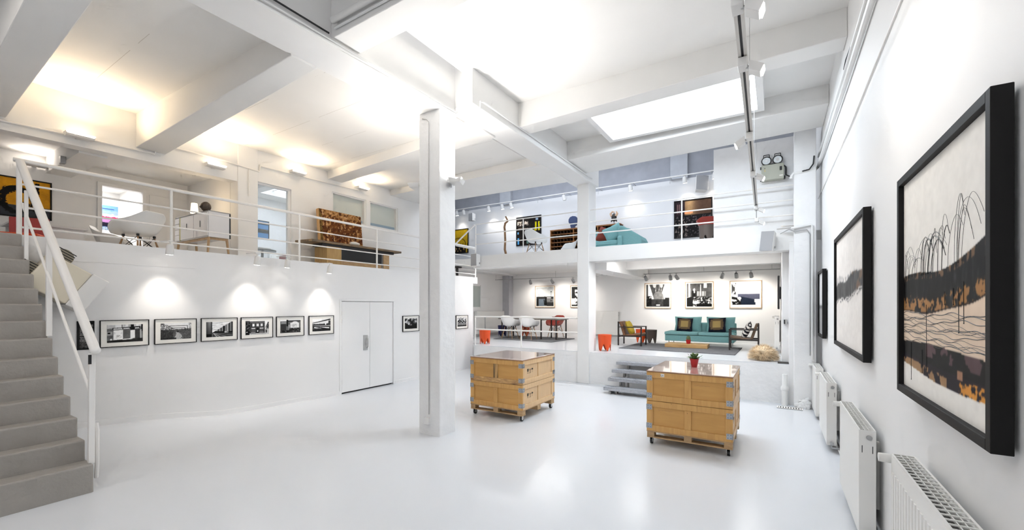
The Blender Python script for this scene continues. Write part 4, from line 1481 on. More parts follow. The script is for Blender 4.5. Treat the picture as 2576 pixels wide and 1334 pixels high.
def crate(label, loc, scorch=False):
    c = thing('crate_table', label, 'crate', loc, 0, 'wooden crate tables')
    hw, hl = CW / 2, CL / 2
    tiers = ((.200, .628), (.634, 1.046))
    for k, (z0, z1) in enumerate(tiers):
        mm = (W_SCORCH, W_SCORCH2) if (scorch and k == 1) else None
        dx = .006 if k == 0 else 0
        side_boards(c, k, 'front', CW, z0, z1, W_AMBER, W_WARMLITP, mm)
        side_boards(c, k, 'back', CW, z0, z1, W_AMBER, W_WARMLITP)
        side_boards(c, k, 'right', CL - .061, z0, z1, W_PALE, W_COOLLITP)
        side_boards(c, k, 'left', CL - .061, z0, z1, W_PALE, W_COOLLITP)
        for sx in (-1, 1):
            for sy in (-1, 1):
                for zc in (z0 + .075, z1 - .085):
                    br = MB()
                    x0, y0 = sx * hw, sy * hl
                    br.box(min(x0 + sx * .004, x0 - sx * .075), max(x0 + sx * .004, x0 - sx * .075), min(y0, y0 + sy * .004), max(y0, y0 + sy * .004), zc - .037, zc + .037)
                    br.box(min(x0, x0 + sx * .004), max(x0, x0 + sx * .004), min(y0 + sy * .004, y0 - sy * .075), max(y0 + sy * .004, y0 - sy * .075), zc - .037, zc + .037)
                    b_o = br.build('corner_bracket', ZINC, c)
                    sc_ = MB()
                    for q in (.022, .056):
                        for dz in (-.02, .02):
                            sc_.box(x0 - sx * q - .004, x0 - sx * q + .004, y0 + sy * .004 - .001, y0 + sy * .004 + .001, zc + dz - .004, zc + dz + .004)
                            sc_.box(x0 + sx * .004 - .001, x0 + sx * .004 + .001, y0 - sy * q - .004, y0 - sy * q + .004, zc + dz - .004, zc + dz + .004)
                    sc_.build('screw', BLACK, b_o)
    MB().box(-hw - .004, hw + .004, -hl - .004, hl + .004, 1.047, 1.066).build('table_top', W_TOP, c, bevel=.002, segs=1)
    MB().box(-hw - .0045, hw + .0045, -hl - .0045, hl + .0045, 1.0475, 1.058).build('top_edge', W_EDGE, c)
    # pallet
    MB().box(-hw, hw, -hl, hl, .185, .2).build('pallet_deck', W_PALLET, c)
    for bx_ in (-hw + .005, -.05, hw - .105):
        for by in (-hl + .005, -.06, hl - .125):
            MB().box(bx_, bx_ + .10, by, by + .12, .118, .186).build('pallet_block', W_PALLET, c, bevel=.003, segs=1)
    for by in (-hl + .005, -.06, hl - .125):
        MB().box(-hw + .003, hw - .003, by, by + .12, .100, .118).build('pallet_board', W_PALLET, c, bevel=.002, segs=1)
    for sx in (-1, 1):
        for sy in (-1, 1):
            cx, cy = sx * (hw - .055), sy * (hl - .065)
            f = MB().box(cx - .03, cx + .03, cy - .03, cy + .03, .094, .100).box(cx - .024, cx - .019, cy - .02, cy + .03, .035, .094).box(cx + .019, cx + .024, cy - .02, cy + .03, .035, .094).build('caster', STEEL, c)
            MB().tube([(cx - .017, cy + .012, .0385), (cx + .017, cy + .012, .0385)], .0385, 14).build('wheel', RUBBER, f, smooth=True)
            MB().tube([(cx - .0185, cy + .012, .0385), (cx + .0185, cy + .012, .0385)], .02, 12).build('hub', STEEL, f, smooth=True)
    return c


C1 = crate('wooden crate table with black stencilled symbols and a scorched front', (-4.237, 6.255 + CL / 2, 0), True)
C2 = crate('wooden crate table carrying the red flower pot', (-1.035, 6.25 + CL / 2, 0))


def stencil(parent, x, y0, z0, s):
    """wine glass, this-way-up and umbrella marks on the +x face"""
    def quadm(pts):
        m = MB()
        m.prism([(y0 + p[0] * s, z0 + p[1] * s) for p in pts], 'x', x, x + .0012)
        return m
    arc = [(math.cos(t) * .5, 1.0 + -.75 * math.sin(t)) for t in np.linspace(0, math.pi, 9)]
    g = quadm([(-.5, 1.35)] + [(.5, 1.35)] + arc)
    g.prism([(y0 - .06 * s, z0 - .1 * s), (y0 + .06 * s, z0 - .1 * s), (y0 + .06 * s, z0 + .4 * s), (y0 - .06 * s, z0 + .4 * s)], 'x', x, x + .0012)
    g.prism([(y0 - .35 * s, z0 - .2 * s), (y0 + .35 * s, z0 - .2 * s), (y0 + .35 * s, z0 - .08 * s), (y0 - .35 * s, z0 - .08 * s)], 'x', x, x + .0012)
    g.build('glass_mark', INK, parent)
    a = MB()
    for o_ in (1.25, 1.75):
        yy = y0 + o_ * s
        a.prism([(yy - .06 * s, z0), (yy + .06 * s, z0), (yy + .06 * s, z0 + .9 * s), (yy - .06 * s, z0 + .9 * s)], 'x', x, x + .0012)
        a.prism([(yy - .2 * s, z0 + .85 * s), (yy + .2 * s, z0 + .85 * s), (yy, z0 + 1.3 * s)], 'x', x, x + .0012)
    a.prism([(y0 + 1.0 * s, z0 - .2 * s), (y0 + 2.0 * s, z0 - .2 * s), (y0 + 2.0 * s, z0 - .08 * s), (y0 + 1.0 * s, z0 - .08 * s)], 'x', x, x + .0012)
    a.build('arrow_mark', INK, parent)
    u = MB()
    yy = y0 + 3.0 * s
    u.prism([(yy - .6 * s, z0 + .8 * s)] + [(yy + .6 * s * math.cos(t), z0 + .8 * s + .55 * s * math.sin(t)) for t in np.linspace(0, math.pi, 9)], 'x', x, x + .0012)
    u.prism([(yy - .05 * s, z0 - .1 * s), (yy + .05 * s, z0 - .1 * s), (yy + .05 * s, z0 + .8 * s), (yy - .05 * s, z0 + .8 * s)], 'x', x, x + .0012)
    u.build('umbrella_mark', INK, parent)


for z in (.39, .82):
    stencil(C1, CW / 2 - .0155, -.40, z, .052)
    stencil(C2, CW / 2 - .0155, -.40, z, .052)
# sticker and worn lettering on the second crate
MB().box(-.36, -.31, -CL / 2 - .0015, -CL / 2, .985, 1.03).build('sticker', MOUNT, C2)
st_ = MB()
for a_, b_ in (((-.355, 1.018), (-.352, .995)), ((-.352, .995), (-.340, .993)), ((-.340, .993), (-.330, 1.015)), ((-.330, 1.015), (-.320, .994)), ((-.334, 1.003), (-.323, 1.003))):
    st_.bar((a_[0], -CL / 2 - .002, a_[1]), (b_[0], -CL / 2 - .002, b_[1]), .004, .002)
st_.build('sticker_letter', INK, C2)
random.seed(4)
for (x0, z0) in ((.08, .90), (-.40, .50)):
    lt_ = MB()
    for k in range(9):
        x = x0 + k * .022
        lt_.bar((x, -CL / 2 + .0155, z0 + random.uniform(-.006, .006)), (x + .012, -CL / 2 + .0155, z0 + random.uniform(.006, .018)), .0025, .0015)
        lt_.bar((x + .012, -CL / 2 + .0155, z0 + .012), (x + .018, -CL / 2 + .0155, z0 + random.uniform(-.006, .006)), .0025, .0015)
    lt_.build('worn_lettering', W_EDGE, C2)

# ------------------------------------------------------------------ red pot with leafy plant on the crate
REDPOT = mat('red_pot', (.42, .012, .016), .3)
LEAF = mat('leaf_green', (.10, .20, .055), .5, noise=.5, scale=30)
LEAFP = mat('leaf_pale', (.42, .50, .30), .5, noise=.2, scale=30)
STRAW = mat('straw', (.78, .62, .42), .8, noise=.2, scale=12)
SOIL = mat('soil', (.05, .035, .025), .95)
pt = thing('potted_plant', 'leafy green plant in a red tapered pot on the crate table', 'plant', (-1.06, 6.98, 1.066))
p_ = MB().lathe([(.0, .001), (.042, .0), (.062, .112), (.066, .112), (.066, .125), (.058, .125), (.055, .105), (0.0, .10)], 20).build('pot', REDPOT, pt, smooth=True)
MB().lathe([(.0, .106), (.056, .106)], 14).build('soil', SOIL, p_)
random.seed(21)
for k in range(72):
    an, el = random.uniform(0, 2 * math.pi), random.uniform(.25, 1.35)
    ln = random.uniform(.04, .095)
    base = Vector((random.uniform(-.03, .03), random.uniform(-.03, .03), .11))
    d = Vector((math.cos(an) * math.cos(el), math.sin(an) * math.cos(el), math.sin(el)))
    tip = base + d * ln
    sd = d.cross(Vector((0, 0, 1))).normalized() * .5
    up = sd.cross(d)
    w = random.uniform(.020, .030)
    m0 = tip - d * w * 1.3
    m2 = tip + d * w * 1.1
    lf = MB()
    i = len(lf.v)
    lf.v += [tuple(m0), tuple(tip + sd * w * 1.6 + up * .004), tuple(m2), tuple(tip - sd * w * 1.6 + up * .004), tuple(tip - up * .004)]
    lf.f += [(0, 1, 4), (1, 2, 4), (2, 3, 4), (3, 0, 4)]
    lf.tube([base, m0], .0014, 4, False)
    lf.build('leaf', LEAF if k % 4 else LEAFP, pt)

# ------------------------------------------------------------------ chequer plate steps up to the platform
CHEQ = mat('chequer_plate', (.46, .48, .52), .42, metal=.55, bump=.6, bscale=60, noise=.15, scale=20)
sp_ = thing('metal_steps', 'grey chequer plate steps leading up to the platform', 'steps', (-3.3, 9.3, 0))
for k, (x, y, z) in enumerate(((-3.333, 9.3, .149), (-3.317, 9.55, .323), (-3.307, 9.8, .485), (-3.283, 10.05, .645))):
    x0, y0 = x + 3.3, y - 9.3
    t_ = MB().box(x0, 1.75, y0, y0 + .255, z - .008, z).box(x0, 1.75, y0, y0 + .008, z - .07, z).box(x0, 1.75, y0 + .247, y0 + .255, z - .07, z).box(x0, x0 + .008, y0, y0 + .255, z - .07, z).build('tread', CHEQ, sp_, bevel=.003, segs=1)
    # raised lozenges
    lz = MB()
    nx = 26
    for i in range(nx):
        for j in range(4):
            cx, cy = x0 + .05 + 1.6 * i / nx + (.03 if j % 2 else 0), y0 + .035 + j * .06
            s_ = 1 if (i + j) % 2 else -1
            lz.hexa([(cx - .012, cy - .012 * s_ - .004, z), (cx + .012, cy + .012 * s_ - .004, z), (cx + .012, cy + .012 * s_ + .004, z), (cx - .012, cy - .012 * s_ + .004, z), (cx - .008, cy - .008 * s_ - .002, z + .003), (cx + .008, cy + .008 * s_ - .002, z + .003), (cx + .008, cy + .008 * s_ + .002, z + .003), (cx - .008, cy - .008 * s_ + .002, z + .003)])
    lo = lz.build('chequer', CHEQ, t_)
    lo['kind'] = 'stuff'
    MB().bar((x0 + .26, y0 + .12, 0), (x0 + .26, y0 + .12, z - .008), .04, .04).build('leg', GREYMET, sp_)
    MB().bar((x0 + .26, y0 + .20, max(0, z - .17)), (x0 + .26, y0 + .20, z - .008), .05, .03).build('bracket', GREYMET, sp_)
    MB().bar((1.3, y0 + .12, 0), (1.3, y0 + .12, z - .008), .04, .04).build('leg', GREYMET, sp_)
MB().box(.08, .12, .05, .95, .0, .06).build('foot_rail', GREYMET, sp_)

# ------------------------------------------------------------------ panel radiators
RADM = mat('radiator_white', (.80, .79, .76), .35)
RADD = mat('radiator_inside', (.10, .095, .085), .8)


def radiator(label, y0, y1, z0, z1, x0=.59, x1=.70, ribs=0, pitch=.045, group=None, wall='right', loc=None, rz=None, valve=True):
    """local: length along +x from the valve end, front faces -y, wall behind at +y"""
    L_, dp, h = y1 - y0, x1 - x0, z1 - z0
    t = thing('radiator', label, 'radiator', loc if loc else (x0, y1, z0), R(-90) if rz is None else rz, group)
    MB().box(.004, L_ - .004, 0, .018, 0, h - .012).build('front_panel', RADM, t, bevel=.004)
    MB().box(.004, L_ - .004, dp - .018, dp, 0, h - .012).build('back_panel', RADM, t, bevel=.004)
    MB().box(.01, L_ - .01, .018, dp - .018, .06, h - .09).build('convector', RADD, t)
    for xa in (0, L_ - .006):
        e = MB().box(xa, xa + .006, -.001, dp + .001, .0, h).build('end_cover', RADM, t, bevel=.002, segs=1)
        for yy in (.018, dp - .024):
            MB().box(xa - .001 if xa < .1 else xa + .006, xa if xa < .1 else xa + .0072, yy, yy + .005, h - .19, h - .13).build('slot', BLACK, e)
    for yy in (0, dp - .01):
        MB().box(.007, L_ - .007, yy, yy + .01, h - .0115, h - .001).build('top_rail', RADM, t)
    n = int(L_ / pitch)
    me = None
    for i in range(1, n):
        x = L_ * i / n
        if me is None:
            o = MB().box(-.004, .004, .01, dp - .01, -.006, 0).build('slat', RADM, t)
            me = o.data
        else:
            o = bpy.data.objects.new('slat', me)
            COL.objects.link(o)
            o.parent = t
        o.location = (x, 0, h)
    for yy in (.38, .62):
        MB().box(0, L_, dp * yy - .002, dp * yy + .002, h - .008, h - .002).build('grille_bar', RADM, t)
    if ribs:
        rb_ = None
        for i in range(ribs):
            x = .06 + (L_ - .12) * i / (ribs - 1)
            if rb_ is None:
                o = MB().hexa([(-.012, -.006, .05), (.012, -.006, .05), (.016, 0.001, .05), (-.016, 0.001, .05), (-.012, -.006, h - .10), (.012, -.006, h - .10), (.016, .001, h - .10), (-.016, .001, h - .10)]).build('rib', RADM, t)
                rb_ = o.data
            else:
                o = bpy.data.objects.new('rib', rb_)
                COL.objects.link(o)
                o.parent = t
            o.location = (x, 0, 0)
    # plug on the near end, valve on the far end, pipes to the wall
    MB().tube([(L_ + .0, dp * .6, h - .06), (L_ + .014, dp * .6, h - .06)], .02, 12).build('plug', GREYMET, t, smooth=True)
    if valve:
        v = MB().tube([(.0, dp * .4, h - .04), (-.03, dp * .4, h - .04)], .016, 10).build('valve', RADM, t, smooth=True)
        MB().tube([(-.03, dp * .4, h - .04), (-.03, -.0, h - .04), (-.03, -.055, h - .04)], [.022, .028, .026], 14).build('knob', RADM, v, smooth=True)
    MB().tube([(L_ - .01, dp * .5, .03), (L_ + .03, dp * .5, .03), (L_ + .035, dp * .5, -.02), (L_ + .035, dp + .03, -.02)], .012, 8).build('pipe', GREYMET, t, smooth=True)
    MB().tube([(L_ + .035, dp * .5 - .02, .03), (L_ + .035, dp * .5 + .02, .03)], .022, 10).build('union', GREYMET, t, smooth=True)
    for x in (.2, L_ - .2):
        MB().box(x - .02, x + .02, dp, XR - x1 + dp, h * .2, h * .85).build('bracket', RADM, t)
    return t


RGp = 'white panel radiators of the right wall'
radiator('ribbed white radiator under the huge hill painting', 1.35, 3.38, .14, 1.11, ribs=34, pitch=.05, group=RGp)
radiator('plain white radiator, second from the camera along the right wall', 4.55, 5.80, .08, .965, group=RGp)
radiator('plain white radiator, third from the camera along the right wall', 7.22, 8.36, .09, .945, group=RGp)
radiator('plain white radiator in the corner by the platform wall', 9.12, 9.95, .06, .90, group=RGp)
tag(MB().tube([(.725, 1.2, .045), (.725, 9.9, .045)], .014, 8).build('heating_pipe', PIPEM, smooth=True), 'white heating pipe along the foot of the right wall behind the radiators', 'pipe')
MB().tube([(.735, 1.2, .02), (.735, 9.9, .02)], .010, 8).build('return_pipe', PIPEM, bpy.data.objects['heating_pipe'], smooth=True)

# ------------------------------------------------------------------ emergency lamp box on the pier
em = thing('emergency_light', 'grey green emergency light box with two round lamps on the pier', 'lamp', (-.06, 10.49, 4.62))
MB().box(-.20, .20, -.16, -.0, 0, .32).build('box', mat('putty_green', (.42, .43, .36), .5), em, bevel=.012)
MB().box(-.20, .20, -.01, .004, -.04, .02).build('shelf', WHITE, em)
for x in (-.11, .09):
    rg = MB().tube([(x, -.05, .41), (x, -.12, .41)], [.085, .095], 18).build('lamp_ring', RUBBER, em, smooth=True)
    MB().tube([(x, -.12, .41), (x, -.128, .41)], [.075, .07], 18).build('lens', mat('lamp_lens', (.75, .80, .82), .12, spec=.8), rg, smooth=True)
    MB().tube([(x, -.12, .41), (x, -.134, .41)], [.025, .03], 12).build('reflector', STEEL, rg, smooth=True)
    MB().tube([(x - .055, -.08, .47), (x - .05, -.08, .545), (x + .05, -.08, .545), (x + .055, -.08, .47)], .010, 8).build('handle', RUBBER, em, smooth=True)
    MB().tube([(x, -.08, .30), (x, -.08, .34)], .015, 8).build('stem', RUBBER, em, smooth=True)
MB().tube([(-.11, -.08, .33), (-.01, -.10, .335), (.09, -.08, .33)], .012, 8).build('cable', RUBBER, em, smooth=True)
for dz in (0, .03, .06):
    MB().box(-.145, -.13, -.166, -.16, .18 + dz, .195 + dz).build('button', RUBBER if dz == .06 else mat('amber', (.7, .5, .1), .4), em)
MB().box(.125, .165, -.172, -.16, .17, .25).build('latch', RUBBER, em, bevel=.004)
MB().box(.12, .18, -.1615, -.16, .055, .075).build('rating_sticker', MOUNT, em)
MB().tube([(.20, -.08, .28), (.235, -.08, .24), (.235, -.08, .08), (.30, -.06, .04)], .013, 8).build('cord', RUBBER, em, smooth=True)
for z in (.03, .28):
    MB().box(-.225, -.195, -.1, -.06, z - .025, z + .025).build('corner_clip', RUBBER, em, bevel=.003)
MB().box(.195, .225, -.12, -.04, -.0, .06).build('corner_clip', RUBBER, em, bevel=.003)


# ------------------------------------------------------------------ loudspeakers
def speaker(label, loc, w, h, d, rot):
    t = thing('loudspeaker', label, 'speaker', loc, 0, 'loudspeakers')
    t.rotation_euler = rot
    MB().hexa([(-w / 2, -d / 2, -h / 2), (w / 2, -d / 2, -h / 2), (w / 2 * .75, d / 2, -h / 2 * .9), (-w / 2 * .75, d / 2, -h / 2 * .9), (-w / 2, -d / 2, h / 2), (w / 2, -d / 2, h / 2), (w / 2 * .75, d / 2, h / 2 * .9), (-w / 2 * .75, d / 2, h / 2 * .9)]).build('cabinet', LAMPW, t, bevel=.008)
    MB().box(-w / 2 + .008, w / 2 - .008, -d / 2 - .006, -d / 2, -h / 2 + .008, h / 2 - .008).build('grille', SPKM, t, bevel=.003)
    MB().box(-.02, .02, d / 2 - .01, d / 2 + .06, -.03, .03).build('bracket', GREYMET, t)
    MB().box(w / 2 * .78, w / 2 * .8 + .02, d / 4 - .01, d / 4 + .01, -h * .3, -h * .2).build('knob', GREYMET, t)
    return t


speaker('tilted grey loudspeaker on the edge of the back gallery by the pier', (-.13, 10.12, 3.30), .25, .42, .20, (R(-6), R(4), R(-18)))
p = on_y(1764, 464, 14.9)
speaker('tilted grey loudspeaker high on the back gallery wall above the dark painting', tuple(p), .38, .52, .24, (R(-14), R(6), R(22)))
p = on_y(1188, 547, 14.0)
speaker('grey loudspeaker hanging above the golden painting of the back gallery', tuple(p), .24, .32, .2, (0, 0, R(-10)))
p = on_y(1198, 655, 10.15)
speaker('grey loudspeaker on the left end of the back gallery slab', (p.x, 10.13, p.z), .23, .37, .2, (0, 0, R(-5)))


# ------------------------------------------------------------------ fan heater hung askew on the left wall beside the stairs
HX = XL + .22
hc = on_x(146, 706, HX)
ht_ = thing('fan_heater', 'tilted cream fan heater on the left wall behind the handrail', 'heater', tuple(hc), 0)
ht_.rotation_euler = (R(-33), 0, 0)
CREAM = mat('cream_enamel', (.72, .66, .53), .4)
MB().box(-.16, .16, -.26, .20, -.24, .24).build('body', CREAM, ht_, bevel=.015)
MB().box(-.17, .17, .20, .40, -.25, .25).build('hood', LAMPW, ht_, bevel=.012)
for (yy, zz) in ((-.15, .27), (-.30, -.05)):
    rg = MB().tube([(-.05, yy, zz), (.10, yy, zz)], .11, 20).build('fan_ring', mat('tan_grille', (.30, .26, .19), .6), ht_, smooth=True)
    for k in range(7):
        MB().box(.10, .106, yy - .10, yy + .10, zz - .09 + k * .03 - .005, zz - .09 + k * .03 + .005).build('slat', BLACK, rg)
MB().box(-.22, -.16, -.05, .05, -.1, .1).build('wall_bracket', GREYMET, ht_)

# ------------------------------------------------------------------ moulded armchairs on dowel legs
SHELLW = mat('shell_white', (.80, .80, .79), .35)
SHELLR = mat('shell_red', (.36, .035, .02), .4)
DOWEL = mat('dowel_wood', (.38, .22, .11), .5, noise=.2, scale=20)


def lerp_curve(pts, t):
    n = len(pts) - 1
    x = min(max(t, 0), 1) * n
    i = min(int(x), n - 1)
    f = x - i
    p0, p1, p2, p3 = pts[max(i - 1, 0)], pts[i], pts[i + 1], pts[min(i + 2, n)]
    return tuple(.5 * ((2 * b) + (-a + c) * f + (2 * a - 5 * b + 4 * c - d) * f * f + (-a + 3 * b - 3 * c + d) * f ** 3) for a, b, c, d in zip(p0, p1, p2, p3))


CEN = [(-.27, .445), (-.20, .462), (-.08, .448), (.06, .432), (.16, .455), (.215, .55), (.25, .68), (.285, .83)]
EDG = [(.22, -.27, .455), (.285, -.25, .54), (.315, -.17, .635), (.325, -.05, .665), (.315, .07, .68), (.285, .17, .715), (.235, .25, .77), (.15, .29, .825)]


def shell_fn(u, v):
    s = (u - .5) * 2
    c = lerp_curve(CEN, v)
    e = lerp_curve(EDG, v)
    q = abs(s)
    x = e[0] * math.copysign(1, s) * (q ** .85 if q > 0 else 0)
    y = c[0] + (e[1] - c[0]) * q ** 2.2
    z = c[1] + (e[2] - c[1]) * q ** (2.6 if v < .7 else 2.0)
    return (x, y, z)


def dowel_chair(name, label, shell, loc, rz, group):
    t = thing(name, label, 'chair', loc, rz, group)
    MB().grid(shell_fn, 17, 18).build('seat_shell', shell, t, smooth=True, solid=.012, subsurf=1)
    tops = {}
    for sx in (-1, 1):
        for sy in (-1, 1):
            a, b = Vector((sx * .14, sy * .13 + .0, .42)), Vector((sx * .225, sy * .215, 0))
            tops[(sx, sy)] = (a, b)
            MB().tube([a, a + (b - a) * .35, b], [.010, .0155, .010], 8).build('leg', DOWEL, t, smooth=True)
    w = MB()
    for (p, q) in (((-1, -1), (1, -1)), ((-1, 1), (1, 1)), ((-1, -1), (-1, 1)), ((1, -1), (1, 1))):
        a, b = tops[p], tops[q]
        w.tube([a[0], b[0] + (b[1] - b[0]) * .55], .005, 5)
        w.tube([b[0], a[0] + (a[1] - a[0]) * .55], .005, 5)
    w.build('wire_brace', BLACK, t)
    for k, q in tops.items():
        MB().tube([q[0] + Vector((0, 0, .0)), q[0] + Vector((0, 0, .035))], .02, 8).build('mount', BLACK, t)
    return t


CHG = 'white moulded armchairs on dowel legs'
ch0 = dowel_chair('moulded_armchair', 'white moulded armchair at the dining table beside the low railing post, on its left', SHELLW, (-8.02, 12.78, ZP + .0205), R(178), CHG)
copy_tree(ch0, (-7.27, 12.78, ZP + .0205), R(182), 'white moulded armchair at the middle of the dining table')
copy_tree(ch0, (-6.30, 11.5, ZU), R(180 - 18), 'white moulded armchair on the back gallery before the dark poster')
p = on_y(1431, 625, 13.7)
copy_tree(ch0, (p.x, 13.7, ZU), R(-60), 'white moulded armchair half hidden behind the gallery slab by the pigeonhole cabinet')
copy_tree(ch0, (-8.86, 2.68, ZL), R(-64), 'white moulded armchair on the left gallery beside the sideboard')
p = on_x(282, 590, -11.0)
lo_ = copy_tree(ch0, (-11.0, p.y, ZL), R(150), 'white moulded armchair low behind the railing near the gallery doorway')

cr0 = dowel_chair('moulded_armchair', 'dark red moulded armchair on the far side of the dining table', SHELLR, (-7.02, 14.40, ZP), R(-8), 'red moulded armchairs')
copy_tree(cr0, (-1.42, 11.75, ZU), R(15), 'dark red moulded armchair behind the brown stool on the back gallery')


# ------------------------------------------------------------------ toothed stools
def stool(label, m, loc, rz):
    t = thing('toothed_stool', label, 'stool', loc, rz, 'tapered plastic stools with pointed legs')
    n, teeth = 40, 5
    zb = [0, 0, .05, .11, .175, .175, .11, .05]
    wall = MB()
    lev = 4
    for i in range(lev + 1):
        for k in range(n):
            a = 2 * math.pi * k / n
            b = zb[k % 8]
            z = .425 + (b - .425) * i / lev
            r = .148 + (.172 - .148) * (z / .425)
            wall.v.append((math.cos(a) * r, math.sin(a) * r, z))
    for i in range(lev):
        for k in range(n):
            k2 = (k + 1) % n
            wall.f.append((i * n + k, i * n + k2, (i + 1) * n + k2, (i + 1) * n + k))
    wall.build('body', m, t, solid=.012)
    MB().lathe([(.0, .430), (.14, .430), (.172, .425), (.172, .415), (.160, .405), (0, .404)], n).build('lid', m, t, smooth=True)
    return t


ORANGE = mat('plastic_orange', (.70, .075, .008), .4)
NAVY = mat('plastic_navy', (.016, .018, .12), .4)
UMBER = mat('plastic_umber', (.075, .055, .045), .45)
stool('orange stool at the platform edge left of the dining table', ORANGE, (-7.74, 10.84, ZP), R(10))
stool('orange stool at the platform edge beside the back column', ORANGE, (-3.85, 10.84, ZP), R(25))
stool('navy blue stool beside the far end of the dining table', NAVY, (-9.05, 13.85, ZP), R(5))
stool('orange stool under the dining table behind the white chairs', ORANGE, (-8.35, 14.42, ZP), R(33))
stool('orange stool behind the armchair with the yellow cushion', ORANGE, (-3.72, 13.95, ZP), R(12))
stool('dark brown stool behind the armchair with the yellow cushion', UMBER, (-3.37, 13.80, ZP), R(40))
stool('brown stool on the back gallery in front of the red chair', mat('plastic_brown', (.13, .10, .085), .5), (-1.40, 11.05, ZU), R(9))


# ------------------------------------------------------------------ cushions
def pillow(name, w, h, th, m, parent=None, n=13):
    def side(sg):
        def f(u, v):
            a, b = (u - .5) * 2, (v - .5) * 2
            e = max(0, (1 - abs(a) ** 3.2)) ** .5 * max(0, (1 - abs(b) ** 3.2)) ** .5
            pin = 1 - .07 * (1 - abs(a)) * abs(b) ** 4
            pin2 = 1 - .07 * (1 - abs(b)) * abs(a) ** 4
            return (a * w / 2 * pin2, sg * th / 2 * e, b * h / 2 * pin)
        return f
    mb = MB()
    mb.grid(side(-1), n, n)
    mb.grid(side(1), n, n)
    o = mb.build(name, m, parent, smooth=True)
    return o


def ink_pillow(label, loc, rot, w, h, th, fn, group=None, n=25):
    o = pillow('throw_pillow', w, h, th, print_mat(), None, n)
    me = o.data
    at = me.color_attributes.new('ink', 'FLOAT_COLOR', 'POINT')
    co = np.zeros(len(me.vertices) * 3, dtype=np.float32)
    me.vertices.foreach_get('co', co)
    co = co.reshape(-1, 3)
    u, v = co[:, 0] / w + .5, co[:, 2] / h + .5
    a = np.zeros((1, len(u), 3))
    a = np.clip(fn(u[None], v[None], a), 0, 1) ** 2.2
    c4 = np.ones((len(u), 4), dtype=np.float32)
    c4[:, :3] = a[0]
    at.data.foreach_set('color', c4.ravel())
    o.location = loc
    o.rotation_euler = rot
    return tag(o, label, 'pillow', group)


def p_square(u, v, a):
    q = np.maximum(abs(u - .5), abs(v - .5))
    paint(a, q >= 0, (.10, .11, .17))
    paint(a, q < .37, (.40, .33, .24))
    paint(a, q < .24, (.62, .53, .33))
    return a


def p_stripe(u, v, a):
    paint(a, v >= 0, (.90, .88, .86))
    paint(a, ((v * 5 + u * .8) % 1) < .5, (.07, .07, .12))
    return a


# ------------------------------------------------------------------ turquoise sofas
TEAL = mat('sofa_teal', (.20, .415, .425), .85, noise=.06, scale=30, bump=.12, bscale=150)


def sofa(label, loc, rz, w=1.90):
    t = thing('sofa', label, 'sofa', loc, rz, 'turquoise sofas')
    d = .95
    MB().box(-w / 2, w / 2, -d / 2, d / 2, .115, .30).build('base', TEAL, t, bevel=.02, segs=3)
    for k in (0, 1):
        x0 = -w / 2 - .015 + k * (w / 2 + .015)
        MB().box(x0 + .004, x0 + w / 2 + .011, -d / 2 - .03, d / 2 - .1, .30, .395).build('seat_cushion', TEAL, t, bevel=.03, segs=4, smooth=True)
    MB().box(-w / 2 + .22, w / 2 + .0, d / 2 - .14, d / 2, .28, .66).build('back_frame', TEAL, t, bevel=.03, segs=3)
    for k, x in enumerate((-w / 4 + .08, w / 4 + .06)):
        c = pillow('back_cushion', .80, .50, .24, TEAL, t)
        c.location = (x, d / 2 - .24, .60)
        c.rotation_euler = (R(-12), 0, 0)
    for sx in (-1, 1):
        for sy in (-1, 1):
            MB().tube([(sx * (w / 2 - .10), sy * (d / 2 - .1), .0), (sx * (w / 2 - .10), sy * (d / 2 - .1), .12)], .012, 8).build('leg', GREYMET, t, smooth=True)
    return t


sofa('turquoise two seat sofa in the room below, under the framed photographs', (-1.965, 14.1, ZP), 0)
ink_pillow('square pillow with navy, brown and tan squares on the sofa, nearer the yellow cushion', (-2.42, 14.10, ZP + .60), (R(-20), R(2), R(3)), .46, .44, .16, p_square, 'pillows with nested squares')
ink_pillow('square pillow with navy, brown and tan squares on the sofa, nearer the striped cushion', (-1.50, 14.05, ZP + .61), (R(-20), R(-3), R(-3)), .48, .45, .16, p_square, 'pillows with nested squares')


# ------------------------------------------------------------------ dark framed safari armchairs
EBONY = mat('ebony_frame', (.018, .014, .013), .35)
LEATHER = mat('brown_leather', (.20, .085, .035), .5, noise=.2, scale=8)
LEATHERG = mat('taupe_leather', (.15, .095, .06), .55, noise=.2, scale=8)


def safari(label, loc, rz, lm):
    t = thing('wooden_armchair', label, 'armchair', loc, rz, 'dark framed armchairs')
    w, d = .66, .66
    for sx in (-1, 1):
        x = sx * w / 2
        for y, z1 in ((-d / 2, .53), (d / 2, .70)):
            MB().box(x - .019, x + .019, y - .019, y + .019, 0, z1).build('leg', EBONY, t, bevel=.003, segs=1)
        MB().box(x - .03, x + .03, -d / 2 - .02, d / 2 + .01, .53, .555).build('armrest', EBONY, t, bevel=.004, segs=1)
        MB().box(x - .015, x + .015, -d / 2, d / 2, .26, .30).build('side_rail', EBONY, t, bevel=.003, segs=1)
    for y, z in ((-d / 2 + .02, .30), (d / 2 - .0, .26), (d / 2, .66)):
        MB().box(-w / 2, w / 2, y - .015, y + .015, z - .02, z + .02).build('cross_rail', EBONY, t, bevel=.003, segs=1)
    MB().hexa([(-.28, -.34, .31), (.28, -.34, .31), (.28, .20, .25), (-.28, .20, .25), (-.28, -.34, .37), (.28, -.34, .37), (.28, .20, .31), (-.28, .20, .31)]).build('seat', lm, t, bevel=.02, segs=3)
    MB().hexa([(-.28, .14, .29), (.28, .14, .29), (.28, .20, .27), (-.28, .20, .27), (-.28, .27, .70), (.28, .27, .70), (.28, .33, .70), (-.28, .33, .70)]).build('backrest', lm, t, bevel=.02, segs=3)
    return t


